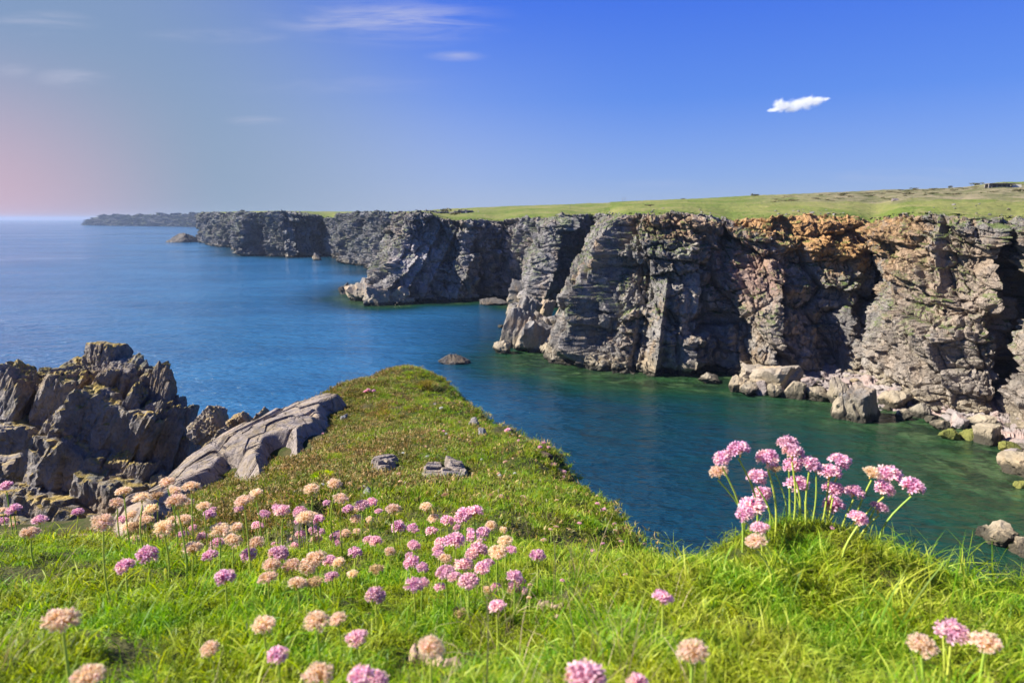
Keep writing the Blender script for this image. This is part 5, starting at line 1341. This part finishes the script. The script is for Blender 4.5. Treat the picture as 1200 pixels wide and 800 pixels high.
# green cushions on the knoll
def cushion(px, py, w_, h_, label, seed, mat=grass_mat, bl=420):
    td = hit_ground([px], [py])[0]; q = at(px, py, td); R = w_ * td / 1600; H = h_ * td / 800
    rs = np.random.RandomState(seed); V = []; F = []; tip = []; tone = []
    for i in range(bl):
        a = rs.uniform(0, 2 * PI); rr = math.sqrt(rs.rand()); n = Vector((rr * math.cos(a), rr * math.sin(a), math.sqrt(1 - rr * rr) + .1))
        p = Vector((n.x * R, n.y * R, n.z * H * 0.75 - H * .2)); d = (n + Vector(rs.normal(size=3) * .35)).normalized(); s = d.orthogonal().normalized() * 0.004; L = H * 0.4
        k = len(V); V += [tuple(p - s - d * L * .6), tuple(p + s - d * L * .6), tuple(p + d * L)]; F.append((k, k + 1, k + 2)); tip += [0.1, 0.1, 1]; tn = rs.rand(); tone += [tn] * 3
    me = mesh_np('cushion_plant', V, np.array(F), True); attr(me, 'tip', tip); attr(me, 'tone', tone); me.materials.append(mat)
    o = link('cushion_plant', me, None, label=label, category='plant'); o.location = tuple(q)
cushion(380, 563, 34, 12, 'round dark green cushion plant on the knoll behind the peach heads', 401)
cushion(356, 492, 20, 6, 'small green cushion growing on the top of the slab', 402)
cushion(285, 526, 8, 5, 'tiny green cushion in a crack of the big slab', 403)
cushion(213, 548, 16, 7, 'bright green cushion at the upper left edge of the slab', 404)
cushion(212, 565, 13, 6, 'green cushion at the lower left edge of the slab', 405)
cushion(450, 487, 26, 8, 'dark green low bush near the top of the knoll', 406, turf_mat)
cushion(500, 455, 30, 10, 'brown woody cushion on the crown of the knoll', 407, turf_mat, 700)
cushion(300, 560, 30, 5, 'yellowish low plant patch below the big slab', 408, turf_mat)

# ================================================================== ON THE CLIFF TOP
shrub_m = blade_mat("gorse_foliage", (0.05, 0.055, 0.018), (0.13, 0.13, 0.04), (0.20, 0.15, 0.08), 0.7, 0.2, 0.3)
def shrub_mesh(seed, leaves=260):
    rs = np.random.RandomState(seed); V = []; F = []; tip = []; tone = []
    lobes = [(rs.uniform(-.6, .6), rs.uniform(-.4, .4), rs.uniform(.1, .45), rs.uniform(.3, .55)) for _ in range(6)]
    for i in range(leaves):
        lx, ly, lz, lr = lobes[rs.randint(6)]; n = rs.normal(size=3); n /= np.linalg.norm(n); n[2] = abs(n[2]) if rs.rand() < .8 else n[2]
        p = np.array([lx, ly, lz]) + n * lr * rs.uniform(.6, 1.05); s = 0.09
        q = rs.normal(size=(3, 3)) * s; k = len(V); V += [tuple(p + q[0]), tuple(p + q[1]), tuple(p + q[2])]; F.append((k, k + 1, k + 2)); tn = rs.rand(); tip += [rs.rand()] * 3; tone += [tn] * 3
    me = mesh_np('shrub', V, np.array(F)); attr(me, 'tip', tip); attr(me, 'tone', tone); me.materials.append(shrub_m); return me
SHR = [shrub_mesh(s) for s in range(4)]
def land_point(Q, px_all, first, pxa, f):
    bq = np.arctan2(Q[3, :, 0], Q[3, :, 1]); j = int(np.argmin(np.abs(600 + 800 * np.tan(bq) * 1.016 - pxa))); fr = np.linspace(0, Q.shape[0] - 4, Q.shape[0]); return Q[int(f * (Q.shape[0] - 4)), j]
nf = int(np.argmin(near_px[:len(near_px) // 4])); mf = int(np.argmin(mid_px[:len(mid_px) // 4]))
for (Q, pxs, first, px, f, s, lab) in [
    (mid_Q, mid_px, mf, 523, .55, 7, 'broad dark shrub mass above the grey cliff, left one of three'), (mid_Q, mid_px, mf, 534, .40, 4, 'small dark shrub below the broad one on the grey cliff top'), (mid_Q, mid_px, mf, 541, .60, 4, 'small shrub right of the broad one on the grey cliff top'),
    (near_Q, near_px, nf, 883, .95, 3.2, 'dark bush on the skyline above the shaded cliff'), (near_Q, near_px, nf, 800, .93, 1.6, 'low bush on the skyline left of the cloud'), (near_Q, near_px, nf, 986, .75, 2.6, 'round green bush in the middle of the cliff top pasture'),
    (near_Q, near_px, nf, 1068, .97, 2.0, 'bush on the skyline right of the cloud'), (near_Q, near_px, nf, 1110, .97, 2.4, 'dark bush on the skyline left of the green hillock'), (near_Q, near_px, nf, 1140, .99, 3.0, 'dark green bush on the side of the hillock'),
    (near_Q, near_px, nf, 760, .45, 1.6, 'lone low bush on the pasture above the dark cliff'), (near_Q, near_px, nf, 1190, .60, 2.2, 'bush in the heath band at the right edge'), (near_Q, near_px, nf, 1120, .62, 2.0, 'bush in the heath band below the hillock')]:
    p = land_point(Q, pxs, first, px, f)
    o = link('shrub', SHR[int(px) % 4], None, label=lab, category='shrub', group='shrubs on the cliff top'); o.location = tuple(p); o.scale = (s, s * .8, s * .55); o.rotation_euler = (0, 0, px)
rsh = np.random.RandomState(8)
BINS = ['left end of the heath', 'above the orange rock', 'above the dark chimney', 'left of the white stone', 'right of the white stone', 'above the right buttress', 'below the green hillock', 'under the shelter', 'right edge of the heath']
for k_ in range(84):
    px = rsh.uniform(905, 1198); f = rsh.uniform(.55, .93)
    p = land_point(near_Q, near_px, nf, px, f); s = rsh.uniform(.7, 2.0)
    z_ = 'nearest' if f < .67 else ('middle' if f < .80 else 'farthest'); a_ = BINS[min(8, int((px - 905) / 33))]; sz = 'small' if s < 1.3 else 'wide'
    o = link('heath_shrub', SHR[k_ % 4], None, label=f'{sz} low brownish shrub in the {z_} heath, {a_}', category='shrub', group=f'{sz} heath shrubs, {z_}, {a_}'); o.location = tuple(p); o.scale = (s * 1.3, s, s * .38); o.rotation_euler = (0, 0, rsh.uniform(0, 6))
# loose stones along the rim
SB = ['above the bright buttress', 'above the dark cliff', 'above the reddish gully', 'above the orange rock', 'above the dark chimney', 'above the middle of the right buttress', 'left of the dark cleft', 'right of the dark cleft']
for k_ in range(44):
    px = rsh.choice([rsh.uniform(905, 1000), rsh.uniform(700, 860), rsh.uniform(1060, 1190)]); f = rsh.uniform(.02, .30)
    p = land_point(near_Q, near_px, nf, px, f); s = rsh.uniform(.12, .36)
    a_ = SB[int(np.searchsorted([745, 830, 900, 985, 1050, 1120, 1170], px))]; n_ = 'on the very rim' if f < .1 else ('set back from the rim' if f < .2 else 'well back on the turf')
    put_rock('stone', rock_mesh(40 + k_ % 10, grey_rock, 3), tuple(p + np.array([0, 0, s * .3])), (s * 1.4, s, s * .8), (0, 0, k_), label=f'small pale stone {n_}, {a_}', category='stone', group=f'pale stones {n_}, {a_}')
# the low ruined shelter on the hillock
def box(name, sx, sy, sz, loc, mat, parent, rot=0.0, label=None, top=1.0):
    V = [(-sx, -sy, 0), (sx, -sy, 0), (sx, sy, 0), (-sx, sy, 0), (-sx * top, -sy * top, sz), (sx * top, -sy * top, sz), (sx * top, sy * top, sz), (-sx * top, sy * top, sz)]
    F = [(0, 3, 2, 1), (4, 5, 6, 7), (0, 1, 5, 4), (1, 2, 6, 5), (2, 3, 7, 6), (3, 0, 4, 7)]
    o = link(name, mesh_np(name, V, np.array(F)), mat, parent, label=label); o.location = loc; o.rotation_euler = (0, 0, rot); return o
conc, t, b, out = new_mat("weathered_concrete"); g = t.n('ShaderNodeNewGeometry')
t.link(t.ramp(t.noise(g.outputs['Position'], 1.2, 5, .7), [(.35, (.16, .14, .12)), (.65, (.40, .37, .33))]), b.inputs['Base Color']); b.inputs['Roughness'].default_value = .9
pale_c, t, b, out = new_mat("pale_render"); g = t.n('ShaderNodeNewGeometry')
t.link(t.ramp(t.noise(g.outputs['Position'], 2.2, 5, .7), [(.35, (.5, .46, .42)), (.65, (.68, .65, .6))]), b.inputs['Base Color']); b.inputs['Roughness'].default_value = .9
tar, t, b, out = new_mat("tarred_boards"); g = t.n('ShaderNodeNewGeometry')
t.link(t.ramp(t.noise(g.outputs['Position'], 2.2, 5, .7), [(.35, (.08, .07, .06)), (.65, (.16, .14, .12))]), b.inputs['Base Color']); b.inputs['Roughness'].default_value = .8
p = land_point(near_Q, near_px, nf, 1166, .74)
SHEL = 0.62
sh_ = empty('shelter', (p[0], p[1], p[2] - .3), 'low dark ruined shelter with a pale end wall on the green hillock', 'building')
box('side_wall', .5, .25, 2.6, (-7.5, -1.6, 0), conc, sh_); box('back_wall', 7.8, .25, 2.6, (0, 2.2, 0), conc, sh_)
for i in range(5): box('post', .2, .2, 2.3, (-6 + i * 3.0, -1.8, 0), conc, sh_)
box('front_boards', 6.8, .12, 1.2, (-.4, -1.55, 0), tar, sh_); box('roof', 8.2, 2.6, .45, (0, 0, 2.55), tar, sh_, top=.96)
box('end_wall', 2.8, .3, 2.2, (9.2, -1.2, 0), pale_c, sh_, -.35, 'pale rendered end wall', top=.9)
sh_.scale = (SHEL, SHEL, SHEL)
# marker posts on the skyline and a pair of walkers' posts
for (px, f, hgt, lab) in [(729, .92, 3.2, 'thin post on the skyline, left of the close pair'), (732, .92, 3.2, 'thin post on the skyline, right of the close pair'), (668, .5, 2.6, 'short lone post on the grass above the shaded cove')]:
    Q, pxs, first = (near_Q, near_px, nf) if px > 700 else (mid_Q, mid_px, mf)
    p = land_point(Q, pxs, first, px, f); po = box('marker_post', .08, .08, hgt, tuple(p), conc, None, top=.8, label=lab); po['category'] = 'post'; po['group'] = 'posts on the cliff top'
ps = land_point(near_Q, near_px, nf, 1045, .45)
put_rock('stone', rock_mesh(47, pink_rock, 3), tuple(ps + np.array([0, 0, .3])), (1.1, .7, .6), label='single white stone lying on the pasture near the heath', category='stone')

# ================================================================== SMALL CLOUD
cm_, t, b, out = new_mat("cloud_vapour"); m_nodes = cm_.node_tree; m_nodes.nodes.remove(b)
pv = t.n('ShaderNodeVolumePrincipled'); tcn = t.n('ShaderNodeTexCoord')
n_ = t.noise(tcn.outputs['Object'], 5.0, 6, 0.65, 0.6)
def blob(cx, cz, rx, rz):
    v = t.mapping(tcn.outputs['Object'], loc=(-cx / rx, 0, -cz / rz), scale=(1 / rx, 1 / 0.42, 1 / rz)); return t.math('SUBTRACT', 1.0, t.vmath('LENGTH', v).outputs['Value'])
f = None
for q in [(0.10, 0.02, 0.62, 0.20), (0.55, 0.09, 0.36, 0.14), (-0.45, -0.03, 0.34, 0.17), (-0.60, 0.04, 0.16, 0.22), (-0.78, -0.12, 0.20, 0.07), (0.85, 0.12, 0.20, 0.06), (-0.20, -0.13, 0.25, 0.10), (0.35, 0.12, 0.4, 0.14)]:
    bl_ = blob(*q); f = bl_ if f is None else t.math('MAXIMUM', f, bl_)
dens = t.math('ADD', f, t.math('MULTIPLY', t.math('SUBTRACT', n_, 0.5), 2.4))
t.link(t.mapr(dens, 0.0, 0.9, 0.0, 0.06), pv.inputs['Density']); pv.inputs['Color'].default_value = (1, 1, 1, 1); pv.inputs['Anisotropy'].default_value = 0.0
t.link(pv.outputs[0], out.inputs['Volume'])
V = [(x_, y_, z_) for z_ in (-.32, .38) for y_ in (-.5, .5) for x_ in (-1.05, 1.1)]
F = [(0, 2, 3, 1), (4, 5, 7, 6), (0, 1, 5, 4), (1, 3, 7, 5), (3, 2, 6, 7), (2, 0, 4, 6)]
cv_, cf_ = ICO[4]
cl = link('cloud', mesh_np('cloud', cv_ * np.array([1.15, .5, .36]) + np.array([0, 0, .02]), cf_), cm_, label='single small white puffy cloud in the blue sky', category='cloud')
cl.location = tuple(at(935, 123, 2600)); cl.scale = (2600 * 36 / 800,) * 3; cl.rotation_euler = (0, -0.05, 0)

# ================================================================== HAZE
hz, t, b, out = new_mat("sea_haze"); hz.node_tree.nodes.remove(b)
pv = t.n('ShaderNodeVolumePrincipled'); pv.inputs['Density'].default_value = 0.00008; pv.inputs['Color'].default_value = (0.42, 0.50, 0.66, 1); pv.inputs['Anisotropy'].default_value = 0.2
t.link(pv.outputs[0], out.inputs['Volume'])
hx = 21500.0
V = [(x_, y_, z_) for z_ in (-16.0, 66.0) for y_ in (-hx, hx) for x_ in (-hx, hx)]
link('haze', mesh_np('haze', V, np.array(F)), hz, kind='stuff', label='thin blue sea haze')
